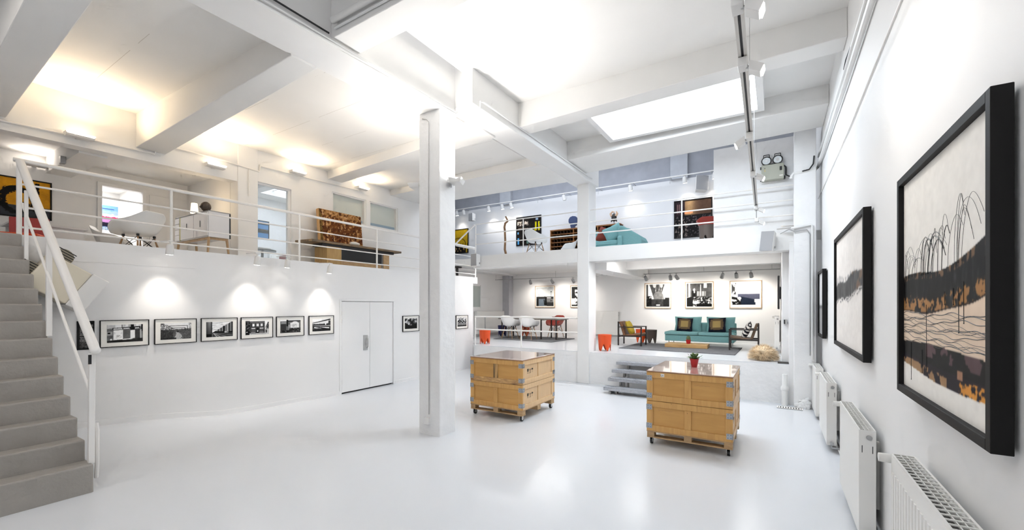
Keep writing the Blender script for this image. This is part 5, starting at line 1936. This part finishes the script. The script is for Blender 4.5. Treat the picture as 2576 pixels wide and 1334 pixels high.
safari('dark wooden armchair with brown leather and a yellow cushion', (-3.64, 12.65, ZP + .0205), R(93), LEATHER)
safari('dark wooden armchair with taupe leather and a striped cushion', (-.72, 12.86, ZP + .0205), R(-88), LEATHERG)
o = pillow('throw_pillow', .46, .44, .15, mat('mustard', (.50, .36, .03), .8, noise=.08, scale=20))
o.location, o.rotation_euler = (-3.70, 12.63, ZP + .53), (R(-22), 0, R(93))
tag(o, 'mustard yellow cushion on the brown leather armchair', 'pillow')
ink_pillow('black and white striped cushion on the taupe armchair', (-.66, 12.86, ZP + .53), (R(-24), R(10), R(-88)), .45, .45, .15, p_stripe)

# ------------------------------------------------------------------ rugs, low slab, pouf
RUGM = mat('rug_grey', (.17, .17, .18), .95, noise=.25, scale=40, bump=.5, bscale=180)


def rug(label, pts):
    mb = MB()
    n = len(pts)
    mb.v += [(x, y, ZP + .001) for x, y in pts] + [(x, y, ZP + .0205) for x, y in pts]
    mb.f += [tuple(range(n - 1, -1, -1)), tuple(range(n, 2 * n))] + [(k, (k + 1) % n, n + (k + 1) % n, n + k) for k in range(n)]
    o = mb.build('rug', RUGM, bevel=.006)
    return tag(o, label, 'rug', 'grey rugs')


rug('grey rug under the low wooden slab by the sofa', [(-3.72, 11.62), (-.83, 11.42), (-.80, 13.45), (-3.65, 13.60)])
rug('grey rug under the dining table', [(-8.55, 12.5), (-6.15, 12.32), (-6.1, 14.05), (-8.75, 14.2)])
sl = MB().box(-.55, .55, -.30, .30, 0, .10).build('wood_slab', wood_mat('slab_oak', (.52, .33, .14), (.38, .22, .08), 3, (1, 6, 6), .5), bevel=.008)
sl.location = (-2.13, 12.78, ZP + .0205)
sl.rotation_euler = (0, 0, R(2))
tag(sl, 'thick oak slab lying on the rug as a low table', 'table')
cp = thing('potted_cactus', 'small round cactus in a red pot on the oak slab', 'plant', (-2.09, 12.75, ZP + .118))
MB().lathe([(0, .001), (.05, 0), (.066, .10), (.066, .115), (.055, .115), (.05, .10), (0, .098)], 16).build('pot', REDPOT, cp, smooth=True)
cc = MB()
cc.grid(lambda u, v: ((.052 * (1 + .10 * math.cos(2 * math.pi * u * 10)) * math.sin(math.pi * (.02 + .93 * v)) * math.cos(2 * math.pi * u)), (.052 * (1 + .10 * math.cos(2 * math.pi * u * 10)) * math.sin(math.pi * (.02 + .93 * v)) * math.sin(2 * math.pi * u)), .15 - .075 * math.cos(math.pi * v)), 40, 9, True)
cc.build('cactus', mat('cactus_green', (.10, .14, .06), .7), cp, smooth=True)

pf = thing('straw_pouf', 'bristly round straw pouf at the platform edge', 'pouf', (-.235, 10.78, ZP))
random.seed(99)
MB().lathe([(0, .02), (.14, .0), (.22, .10), (.20, .22), (.1, .30), (0, .31)], 16).build('core', STRAW, pf, smooth=True)
mb = MB()
for k in range(2600):
    an = random.uniform(0, 2 * math.pi)
    el = math.asin(random.uniform(-.35, 1.0))
    d = Vector((math.cos(an) * math.cos(el), math.sin(an) * math.cos(el), math.sin(el) * .85))
    base = Vector((0, 0, .10)) + d * .10
    L_ = random.uniform(.19, .245)
    tip = base + d * L_ + Vector((0, 0, -.03 * math.cos(el)))
    if tip.z < .006:
        tip.z = .006 + random.uniform(0, .02)
    sd = d.cross(Vector((random.uniform(-1, 1), random.uniform(-1, 1), random.uniform(-1, 1)))).normalized() * .0035
    i = len(mb.v)
    mid = (base + tip) / 2 + Vector((0, 0, .012))
    mb.v += [tuple(base - sd), tuple(base + sd), tuple(mid + sd * 1.1), tuple(mid - sd * 1.1), tuple(tip)]
    mb.f += [(i, i + 1, i + 2, i + 3), (i + 3, i + 2, i + 4)]
o = mb.build('bristle', STRAW, pf)
o['kind'] = 'stuff'

# ------------------------------------------------------------------ dining table
tb = thing('dining_table', 'long dark topped dining table on slim black steel frames', 'table', (-7.52, 13.52, ZP + .002))
MB().box(-1.23, 1.23, -.42, .42, .695, .725).build('table_top', wood_mat('table_top_grey', (.17, .15, .13), (.10, .085, .075), 2, (6, 1, 1), .35), tb, bevel=.003, segs=1)
for x in (-1.07, .56, 1.14):
    f = MB()
    for y in (-.40, .40):
        MB().box(x - .02, x + .02, y - .02, y + .02, .018, .695).build('leg', EBONY, tb)
    MB().box(x - .02, x + .02, -.40, .40, .675, .695).build('crossbar', EBONY, tb)
MB().box(1.12, 1.16, -.40, .40, .018, .04).build('foot_bar', EBONY, tb)
bw = thing('fruit_bowl', 'small dark red bowl on the dining table', 'bowl', (-6.62, 13.55, ZP + .725))
MB().lathe([(0, .006), (.05, .0), (.10, .035), (.125, .07), (.12, .07), (.095, .04), (.05, .012), (0, .010)], 20).build('dish', mat('bowl_red', (.22, .03, .015), .4), bw, smooth=True)
MB().lathe([(.125, .07), (.13, .074), (.122, .076)], 20).build('rim', mat('bowl_red', (.22, .03, .015), .4), bw, smooth=True)

# ------------------------------------------------------------------ radiators, screen and fittings of the lower room
rd = radiator('cream radiator on the back wall left of the sofa room, behind the leather armchair', 0, 1.5, 0, .88, 0, .11, pitch=.1, group='radiators of the lower room', loc=(-6.35, YB - .14, ZP + .12), rz=0)
rd = radiator('cream radiator at the far left end of the lower room, behind the orange stool', 0, 1.9, 0, .85, 0, .11, pitch=.12, group='radiators of the lower room', loc=(-9.58, 12.9, ZP + .12), rz=R(90))
rd = radiator('cream radiator seen edge on beside the straw pouf', 0, 1.0, 0, .80, 0, .10, pitch=.1, group='radiators of the lower room', loc=(-.03, 13.4, ZP + .12), rz=R(-90))
tv = thing('flat_screen', 'thin black screen seen edge on at the end of the sofa room', 'screen', (.11, 12.6, 0))
zt, zb = on_y(1965, 695, 12.3).z, on_y(1965, 778, 12.3).z
MB().box(-.075, -.035, -.55, .55, zb, zt).build('panel', BLACK, tv, bevel=.004)
MB().box(-.036, 0, -.15, .15, (zt + zb) / 2 - .15, (zt + zb) / 2 + .15).build('wall_mount', GREYMET, tv)
MB().box(-.078, -.074, -.53, .53, zb + .02, zt - .02).build('glass', mat('screen_glass', (.01, .012, .012), .1), tv)
# small window high in the lower room's left wall, standing pole
wn_ = struct('window_3', MB().box(-9.73, -9.715, 12.2, 13.3, 1.95, 2.75), mat('dull_glass', (.42, .47, .45), .3))
struct('window_bar', MB().box(-9.72, -9.69, 12.72, 12.76, 1.95, 2.75), WALLR, wn_)
for (a, b, c_, d) in ((12.16, 12.2, 1.91, 2.79), (13.3, 13.34, 1.91, 2.79)):
    struct('window_frame', MB().box(-9.72, -9.69, a, b, c_, d), WALLR, wn_)
ps = on_z(1217, 840, ZP)
fl = thing('floor_stand', 'thin grey metal pole standing in the lower room behind the railing', 'stand', (-9.2, 12.9, ZP))
MB().tube([(0, 0, .012), (0, 0, .78)], .014, 8).build('pole', GREYMET, fl, smooth=True)
MB().lathe([(0, .0), (.12, .0), (.12, .012), (0, .014)], 16).build('base', GREYMET, fl, smooth=True)
MB().box(-.03, .03, -.03, .03, .74, .80).build('head', mat('pale_blue', (.45, .55, .60), .5), fl, bevel=.004)

# spots of the lower room, on a thin ceiling track
yt = 14.35
tl = thing('spot_track', 'thin grey spot track under the ceiling of the sofa room', 'light track', (-1.9, yt, 3.0))
z0 = on_y(1700, 688, yt).z
MB().box(-1.9, 2.0, -.015, .015, z0 - 3.0, z0 - 2.975).build('rail', GREYMET, tl)
for x in (-1.7, 0, 1.8):
    MB().tube([(x, 0, z0 - 2.975), (x, 0, .30)], .006, 6).build('hanger', GREYMET, tl)
tl2 = thing('spot_track', 'thin grey spot track above the dining table', 'light track', (-8.0, yt, 3.0))
MB().box(-1.9, 3.0, -.015, .015, z0 - 3.0, z0 - 2.975).build('rail', GREYMET, tl2)
for x in (-1.7, 1, 2.8):
    MB().tube([(x, 0, z0 - 2.975), (x, 0, .30)], .006, 6).build('hanger', GREYMET, tl2)
LG = 'small spots in the lower room'
nm = ['left of the embracing couple photograph', 'right of the embracing couple photograph', 'above the half hidden tree photograph', 'above the bulbous shape photograph', 'left one beside the bulbous shape photograph', 'right one beside the bulbous shape photograph', 'left of the couch photograph', 'above the couch photograph, dark headed', 'above the couch photograph, bright headed']
for (px, tx, pw), n_ in zip(((1334, -.2, 14), (1388, .15, 14), (1441, .1, 14), (1624, .15, 9), (1686, .0, 26), (1701, .4, 9), (1818, -.35, 14), (1852, .05, 7), (1889, .1, 16)), nm):
    x = on_y(px, 695, yt).x
    spot_thing('small grey ceiling spot, ' + n_, (x, yt, z0), (x + tx, YB, 2.1), pw * 2.2, NEUT, 1.6, LG, .10, 118, 1.0, GREYMET)

# ------------------------------------------------------------------ back gallery
PIGEON = wood_mat('pigeonhole_wood', (.36, .16, .05), (.27, .11, .035), 3, (1, 6, 6), .5)
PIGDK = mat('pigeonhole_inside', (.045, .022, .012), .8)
pg = thing('pigeonhole_cabinet', 'long brown wooden pigeonhole cabinet on the back gallery', 'cabinet', (-6.0, 14.6, ZU))
PW0, PW1, PH = -1.34, 1.36, 1.37
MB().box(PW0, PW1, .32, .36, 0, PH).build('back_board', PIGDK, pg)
me = None
nr, nc = 9, 20
for i in range(nr + 1):
    z = PH * i / nr
    MB().box(PW0, PW1, 0, .32, max(0, z - .012), z + .006).build('shelf_board', PIGEON, pg)
for k in range(nc + 1):
    x = PW0 + (PW1 - PW0) * k / nc
    th = .012 if k % 7 == 0 else .004
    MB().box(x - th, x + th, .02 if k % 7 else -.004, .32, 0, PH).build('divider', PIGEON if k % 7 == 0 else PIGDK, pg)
MB().box(PW0 - .02, PW1 + .02, -.01, .37, PH + .006, PH + .03).build('top_board', PIGEON, pg, bevel=.003)

# figures on the cabinet
zt = ZU + PH + .03
p = on_y(1440, 565, 14.75)
hd = thing('head_silhouette', 'navy blue head silhouette sculpture on the pigeonhole cabinet', 'sculpture', (p.x, 14.78, zt))
prof = [(-.06, .02), (.10, .02), (.09, .10), (.15, .12), (.17, .20), (.20, .24), (.18, .30), (.18, .40), (.12, .46), (.0, .48), (-.10, .45), (-.16, .36), (-.16, .26), (-.10, .18), (-.08, .10)]
MB().prism(prof, 'y', -.04, .04).build('head', mat('navy_paint', (.03, .05, .13), .5), hd, bevel=.01)
MB().box(-.12, .12, -.07, .07, 0, .02).build('base', MOUNT, hd)
p = on_y(1544, 560, 14.75)
mk_ = thing('mask_sculpture', 'dark carved horned mask on a stand on the pigeonhole cabinet', 'sculpture', (p.x, 14.78, zt))
MB().lathe([(0, 0), (.06, 0), (.06, .01), (.012, .02), (.01, .12)], 12).build('stand', EBONY, mk_, smooth=True)
MB().grid(lambda u, v: (.10 * math.cos(2 * math.pi * u) * math.sin(math.pi * v) * (1.2 - .5 * v), .06 * math.sin(2 * math.pi * u) * math.sin(math.pi * v), .26 - .15 * math.cos(math.pi * v)), 16, 10, True).build('face', EBONY, mk_, smooth=True)
MB().tube([(-.09, 0, .30), (-.13, 0, .40), (-.06, 0, .47), (.02, 0, .44)], [.04, .04, .03, .02], 8).build('horn', mat('pale_horn', (.62, .42, .28), .6), mk_, smooth=True)
MB().tube([(.07, -.02, .30), (.12, -.02, .38), (.09, -.02, .46)], [.05, .045, .02], 8).build('horn', mat('pale_horn', (.62, .42, .28), .6), mk_, smooth=True)
for sx in (-1, 1):
    MB().tube([(sx * .07, -.01, .2), (sx * .10, -.01, .10)], [.03, .018], 8).build('ear', EBONY, mk_, smooth=True)

# turquoise sofa corner of the back gallery with its two cushions
s2 = thing('corner_sofa', 'turquoise sofa end with slanted side on the back gallery', 'sofa', (-4.2, 12.4, ZU))
MB().box(-.85, .30, -.35, .45, .10, .30).build('base', TEAL, s2, bevel=.02, segs=3)
MB().box(-.87, .30, -.37, .35, .30, .42).build('seat_cushion', TEAL, s2, bevel=.035, segs=4)
MB().prism([(-.38, .10), (.60, .10), (.60, .85), (.30, .85), (-.38, .50)], 'x', .30, .44).build('side_arm', TEAL, s2, bevel=.03, segs=3)
MB().box(-.85, .44, .45, .60, .10, .86).build('back_frame', TEAL, s2, bevel=.03, segs=3)
MB().prism([(.30, .10), (.98, .10), (.98, .38), (.92, .50), (.44, .82), (.36, .84), (.30, .75)], 'y', -.30, .45).build('slanted_side', TEAL, s2, bevel=.03, segs=3)
for (x, y) in ((-.75, -.25), (.25, -.25), (-.75, .5), (.85, .35)):
    MB().tube([(x, y, 0), (x, y, .11)], .014, 8).build('leg', GREYMET, s2, smooth=True)
c = pillow('throw_pillow', .55, .50, .2, TEAL)
c.location, c.rotation_euler = (-4.10, 12.30, ZU + .66), (R(-14), R(-24), R(20))
tag(c, 'turquoise cushion leaning in the corner of the gallery sofa', 'pillow')
c = pillow('throw_pillow', .50, .48, .16, mat('rust_red', (.20, .03, .015), .8))
c.location, c.rotation_euler = (-4.42, 12.50, ZU + .65), (R(-14), R(20), R(10))
tag(c, 'rust red cushion on the gallery sofa', 'pillow')

# crooked wooden stick
sx = on_y(1273, 590, 12.0).x
pts = [on_y(a, b, 12.0) for a, b in ((1272, 660), (1273, 640), (1270, 628), (1271, 605), (1270, 580), (1269, 572), (1271, 562), (1277, 557), (1276, 553), (1272, 545))]
pts[0].z = ZU
st_o = MB().tube(pts, [.045, .042, .04, .036, .036, .036, .036, .034, .03, .026], 8).build('driftwood_stick', mat('driftwood', (.25, .14, .07), .8, noise=.3, scale=12, bump=.4, bscale=20), smooth=True)
tag(st_o, 'tall crooked brown driftwood stick standing on the back gallery', 'stick')

# track and spots of the back gallery
yt2 = 14.8
z1 = on_y(1600, 459, yt2).z
tk = thing('spot_track', 'long white spot track along the back gallery wall', 'light track', (-6, yt2, z1))
MB().box(-7.5, 4.9, -.02, .02, -.015, .015).build('rail', LAMPW, tk)
for x in np.arange(-7, 5, 1.25):
    MB().tube([(x, 0, -.015), (x, 0, -.22)], .006, 6).build('pin', GREYMET, tk)
    MB().tube([(x, 0.02, .0), (x, .42, .0)], .010, 6).build('bracket', GREYMET, tk)
UG = 'spots on the back gallery track'
nm = ['first at the far end', 'second at the far end', 'left of the driftwood stick', 'above the driftwood stick', 'above the dark poster', 'above the pigeonhole cabinet', 'above the mask sculpture', 'left of the tilted loudspeaker', 'right of the tilted loudspeaker']
for (px, pw, tx), n_ in zip(((1149, 20, 0), (1166, 0, 0), (1229, 22, 0), (1263, 22, .1), (1285, 22, .3), (1418, 0, .3), (1585, 16, .1), (1722, 26, .1), (1798, 24, -.1)), nm):
    x = on_y(px, 480, yt2).x
    spot_thing('white spot on the back gallery track, ' + n_, (x, yt2, z1 - .016), (x + tx, YB, 4.6), pw * .9, NEUT, 2.0, UG, .10, 95, 1.0, LAMPW, pw > 0)

# ------------------------------------------------------------------ left gallery: sideboard, lamp, bust
CABW = mat('cabinet_white', (.74, .73, .74), .4)
OAKP = wood_mat('pale_oak', (.55, .38, .22), (.46, .30, .16), 3, (6, 6, 1), .5)
sb = thing('sideboard', 'white and grey sideboard on slanted oak legs on the left gallery', 'sideboard', (-9.6, 3.88, ZL))
bw_, bd, b0, b1 = .70, .19, .58, 1.055
MB().box(-bw_, bw_, -bd + .01, bd, b0, b1).build('carcass', CABW, sb, bevel=.004)
MB().box(bw_ - .02, bw_ + .004, bd - .02, bd + .004, b0, b1).build('edge_strip', BLACK, sb)
for x0, x1 in ((-.44, .12), (.135, .69)):
    dr = MB().box(x0, x1, -bd - .008, -bd + .01, b0 + .02, b1 - .02).build('door', CABW, sb, bevel=.003)
    MB().box(x1 - .30, x1 - .275, -bd - .012, -bd - .008, b0 + .2, b0 + .32).build('pull_slot', BLACK, dr, bevel=.003)
for k in range(4):
    z = b0 + .02 + k * .11
    MB().box(-.69, -.50, -bd - .008, -bd + .01, z, z + .10).build('drawer', CABW, sb, bevel=.003)
MB().box(-.49, -.45, -bd - .006, -bd + .01, b0 + .01, b1 - .01).build('divider', mat('olive_strip', (.55, .52, .22), .5), sb)
MB().box(-bw_ - .005, bw_ + .005, -bd, bd + .005, b1, b1 + .012).build('top_board', mat('grey_laminate', (.28, .28, .29), .5), sb)
MB().bar((-bw_ + .05, -bd + .04, b0 - .02), (bw_ - .05, -bd + .04, b0 - .02), .03, .04).build('apron', OAKP, sb)
for sx_ in (-1, 1):
    MB().bar((sx_ * (bw_ - .06), -bd + .04, b0 - .02), (sx_ * (bw_ - .06), bd - .04, b0 - .02), .03, .04).build('apron', OAKP, sb)
    for sy_ in (-1, 1):
        MB().tube([(sx_ * (bw_ - .06), sy_ * (bd - .04), b0), (sx_ * (bw_ - .02), sy_ * (bd + .01), 0)], [.024, .014], 8).build('leg', OAKP, sb, smooth=True)
lp = on_y(489, 520, 3.9)
tl_ = thing('table_lamp', 'small table lamp with a glowing cream shade on the sideboard', 'lamp', (lp.x, 3.9, ZM + .847))
MB().lathe([(0, 0), (.06, 0), (.06, .012), (.012, .02), (.010, .16)], 14).build('base', EBONY, tl_, smooth=True)
MB().lathe([(.068, .10), (.05, .30)], 20).build('shade', mat('lamp_shade', (.9, .8, .6), .8, emit=(1, .78, .48), estr=2.2), tl_, smooth=True, solid=.004)
pl_ = bpy.data.lights.new('lamp_bulb', 'POINT')
pl_.energy, pl_.color, pl_.shadow_soft_size = 4.0, (1, .75, .45), .04
ol = bpy.data.objects.new('lamp_bulb', pl_)
ol.location = (lp.x, 3.9, ZM + .847 + .36)
COL.objects.link(ol)
bp_ = on_y(518, 522, 3.9)
bu = thing('bust', 'dark bronze bust beside the table lamp on the sideboard', 'sculpture', (bp_.x, 3.9, ZM + .847))
BRONZE = mat('bronze_dark', (.06, .045, .035), .5, noise=.3, scale=20, bump=.4, bscale=40)
MB().box(-.05, .05, -.05, .05, 0, .03).build('base', EBONY, bu)
MB().lathe([(.04, .03), (.045, .06), (.035, .10)], 12).build('neck', BRONZE, bu, smooth=True)
MB().grid(lambda u, v: ((.075 + .01 * math.cos(4 * math.pi * u)) * math.cos(2 * math.pi * u) * math.sin(math.pi * (.02 + .96 * v)), .085 * math.sin(2 * math.pi * u) * math.sin(math.pi * (.02 + .96 * v)) * (1.1 - .3 * abs(v - .6)), .17 - .10 * math.cos(math.pi * v)), 18, 12, True).build('head', BRONZE, bu, smooth=True)
MB().tube([(0, -.08, .18), (0, -.105, .155), (0, -.085, .145)], .014, 6).build('nose', BRONZE, bu, smooth=True)

# red panel chair and orange stool at the top of the stairs, low white table
rx = -10.2
rc = thing('panel_chair', 'red square backed chair at the top of the stairs below the golden painting', 'chair', (rx, on_x(58, 570, rx).y, ZL), R(62))
REDC = mat('chair_red', (.42, .05, .045), .5)
MB().box(-.23, .23, .20, .235, .34, .74).build('backrest', REDC, rc, bevel=.01)
MB().box(-.23, .23, -.22, .22, .40, .44).build('seat', ORANGE, rc, bevel=.01)
for sx_ in (-1, 1):
    for sy_ in (-1, 1):
        MB().tube([(sx_ * .20, sy_ * .19, 0), (sx_ * .19, sy_ * .18, .40)], .014, 8).build('leg', GREYMET, rc, smooth=True)
wt = thing('white_table', 'low white table behind the gallery railing under the golden painting', 'table', (-11.1, on_x(120, 580, -11.1).y, ZL))
z_ = on_x(165, 577, -11.1).z - ZL
MB().box(-.35, .35, -.50, .45, z_ - .03, z_).build('table_top', CABW, wt, bevel=.004)
MB().box(-.3, -.25, -.45, .40, 0, z_ - .03).build('side_panel', CABW, wt)
MB().box(.25, .3, -.45, .40, 0, z_ - .03).build('side_panel', CABW, wt)

# ------------------------------------------------------------------ glazed opening and frosted windows
GLASS = mat('clear_glass', (.8, .9, .95), .05, trans=.0, alpha=.16, spec=.6)
w2 = struct('window_2', MB().box(XM - .10, XM - .09, GY0, GY1, ZM, GZ1), GLASS)
for (a, b, c_, d) in ((GY0, GY0 + .03, ZM, GZ1 - .04), (GY1 - .05, GY1, ZM, GZ1 - .04), (GY0, GY1, GZ1 - .04, GZ1)):
    struct('window_frame', MB().box(XM - .13, XM - .05, a, b, c_, d), WHITE, w2)
FROST = mat('frosted_glass', (.62, .66, .62), .35, spec=.5, noise=.03, scale=2)
for k, (a, b) in enumerate(((W0, W1), (W2, W3))):
    w = struct('window_%d' % (4 + k), MB().box(XM - .12, XM - .11, a, b, WZ0, WZ1), FROST)
    struct('pane_edge', MB().box(XM - .109, XM - .104, a + .02, b - .02, WZ0 + .03, WZ0 + .12), mat('blue_film', (.30, .40, .50), .3), w)
    for (c0, c1, d0, d1) in ((a, a + .04, WZ0 + .03, WZ1 - .03), (b - .04, b, WZ0 + .03, WZ1 - .03), (a, b, WZ0, WZ0 + .03), (a, b, WZ1 - .03, WZ1)):
        struct('window_frame', MB().box(XM - .12, XM - .02, c0, c1, d0, d1), WHITE, w)
struct('window_mullion', MB().box(XM - .15, XM, W1, W2, WZ0, WZ1), WHITE)
sg = struct('window_6', MB().box(-12.4, -10.3, 6.0, 7.6, 5.36, 5.39), mat('side_skylight_glass', (.9, .95, 1), .5, emit=(.86, .93, 1), estr=1.6))
struct('glazing_bar', MB().box(-12.4, -10.3, 6.78, 6.82, 5.33, 5.36), WHITE, sg)
# things of the side room
rd2 = radiator('ribbed radiator seen through the tall glazed opening', 0, 1.5, 0, .6, 0, .1, ribs=26, pitch=.1, group=None, loc=(-12.85, on_x(676, 630, -12.9).y, ZM + .08), rz=R(90), valve=False)
p = on_x(725, 645, -10.6)
so_ = thing('red_stool', 'low red upholstered stool behind the tall glazed opening', 'stool', (-10.3, p.y - .1, ZM))
MB().box(-.2, .2, -.2, .2, .22, .32).build('seat', REDC, so_, bevel=.02)
for sx_ in (-1, 1):
    for sy_ in (-1, 1):
        MB().tube([(sx_ * .16, sy_ * .16, 0), (sx_ * .16, sy_ * .16, .22)], .014, 8).build('leg', EBONY, so_)
p = on_x(660, 635, -10.6)
dt = thing('side_table', 'dark round side table behind the tall glazed opening', 'table', (-10.6, p.y, ZM))
MB().lathe([(0, .40), (.30, .40), (.30, .43), (0, .43)], 20).build('table_top', EBONY, dt)
MB().tube([(0, 0, .0), (0, 0, .40)], .03, 10).build('stem', EBONY, dt)
MB().lathe([(0, 0), (.2, 0), (.2, .02), (0, .03)], 16).build('base', EBONY, dt)
tag(MB().box(-.10, .12, -.14, .14, 0, .05).build('book', MOUNT, bevel=.004), 'white book on the dark side table behind the glazed opening', 'book').location = (-10.6, p.y, ZM + .431)

# ------------------------------------------------------------------ console of heavy planks with a leaning carved board
PLANK = wood_mat('plank_weathered', (.30, .20, .10), (.10, .075, .055), 3, (8, 1, 8), .6)
PLANKY = wood_mat('plank_yellow', (.50, .33, .13), (.40, .24, .09), 3, (6, 6, 1), .6)
co = thing('plank_console', 'heavy dark plank console on a wooden box base on the left gallery', 'console table', (-8.95, 6.9, ZM))
zc = 3.475 - ZM
MB().hexa([(-.25, -1.36, zc - .05), (.28, -1.30, zc - .05), (.28, 1.34, zc - .05), (-.25, 1.34, zc - .05), (-.25, -1.36, zc), (.28, -1.30, zc), (.28, 1.34, zc), (-.25, 1.34, zc)]).build('plank', PLANK, co, bevel=.006)
MB().box(-.15, .22, -1.0, 1.12, zc - .11, zc - .05).build('under_beam', EBONY, co)
MB().box(-.22, .25, -.90, -.52, 0, zc - .11).build('box_leg', PLANKY, co, bevel=.006)
MB().box(.24, .255, -.88, -.54, .02, zc - .13).build('box_front', PLANKY, co, bevel=.004)
MB().box(-.16, .14, -.50, .78, .18, zc - .11).build('black_panel', BLACK, co)
for yy in (-.52, .76):
    MB().box(.10, .18, yy, yy + .05, 0, zc - .11).build('steel_post', GREYMET, co)
MB().box(-.22, .2, .78, .98, 0, zc - .11).build('box_leg', W_PALLET, co, bevel=.006)
MB().box(-.2, .15, -.5, .78, .0, .16).build('lower_shelf', W_PALLET, co)
yA_, yB_ = 6.03, 7.22


def a_bark(u, v, a):
    n = fbm(u, v, 14, 18, 211)
    m = fbm(u, v, 26, 14, 213, 4)
    f = fbm(u, v, 40, 24, 216, 3)
    paint(a, v >= 0, (.42, .26, .14))
    a[..., 0] += .25 * (n - .5)
    a[..., 1] += .18 * (n - .5)
    a[..., 2] += .10 * (n - .5)
    paint(a, (v > .82) & (f > .42), (.62, .46, .28))
    paint(a, m > .60, (.80, .64, .46))
    paint(a, (m > .54) & (f > .55), (.68, .50, .32))
    paint(a, (f < .34), (.26, .15, .08))
    paint(a, (u < .06) & (f > .4), (.45, .36, .20))
    return a


cb = thing('carved_board', 'large brown carved board leaning on the plank console', 'artwork', (-8.99, (yA_ + yB_) / 2, 3.488), R(90))
cb.rotation_euler = (R(-6), 0, R(90))
MB().box(-(yB_ - yA_) / 2, (yB_ - yA_) / 2, .0, .10, 0, .80).build('block', wood_mat('board_edge', (.62, .38, .16), (.52, .30, .12), 3, (6, 6, 1), .6), cb, bevel=.006)
o = art_mesh('relief', (yB_ - yA_) * .99, .79, a_bark, cb, 130, 0)
n_ = len(o.data.vertices)
cv = np.zeros(n_ * 3, dtype=np.float32)
o.data.vertices.foreach_get('co', cv)
cv = cv.reshape(-1, 3)
uu, vv = cv[:, 0] / (yB_ - yA_) + .5, cv[:, 2] / .8 + .5
cv[:, 1] = -.002 - .012 * fbm(np.clip(uu, 0, 1), np.clip(vv, 0, 1), 26, 14, 213, 4)
cv[:, 2] += .4
o.data.vertices.foreach_set('co', cv.ravel())
p = on_x(893, 615, -8.8)
rl_ = thing('paper_roll', 'small white curled object on the plank console before the carved board', 'ornament', (-8.80, p.y, 3.476))
MB().tube([(0, -.13, .05), (0, 0, .06), (0, .12, .045)], [.03, .04, .03], 10).build('shell', MOUNT, rl_, smooth=True)
for y in (-.07, .08):
    MB().tube([(0, y, 0), (0, y, .03)], .012, 6).build('foot', GREYMET, rl_)

# black stand glimpsed past the column at the end of the left gallery
p = on_y(1150, 664, 11.0)
bs = thing('black_bench', 'black topped stand glimpsed past the column at the gallery end', 'stand', (p.x, 11.0, ZM))
MB().box(-.45, .20, -.16, .16, p.z - ZM - .04, p.z - ZM).build('table_top', EBONY, bs)
MB().box(-.10, .10, -.12, .12, p.z - ZM - .14, p.z - ZM - .04).build('drawer', EBONY, bs)
MB().box(-.03, .03, -.03, .03, 0, p.z - ZM - .04).build('stem', EBONY, bs)
MB().box(-.15, .15, -.12, .12, 0, .02).build('base', EBONY, bs)
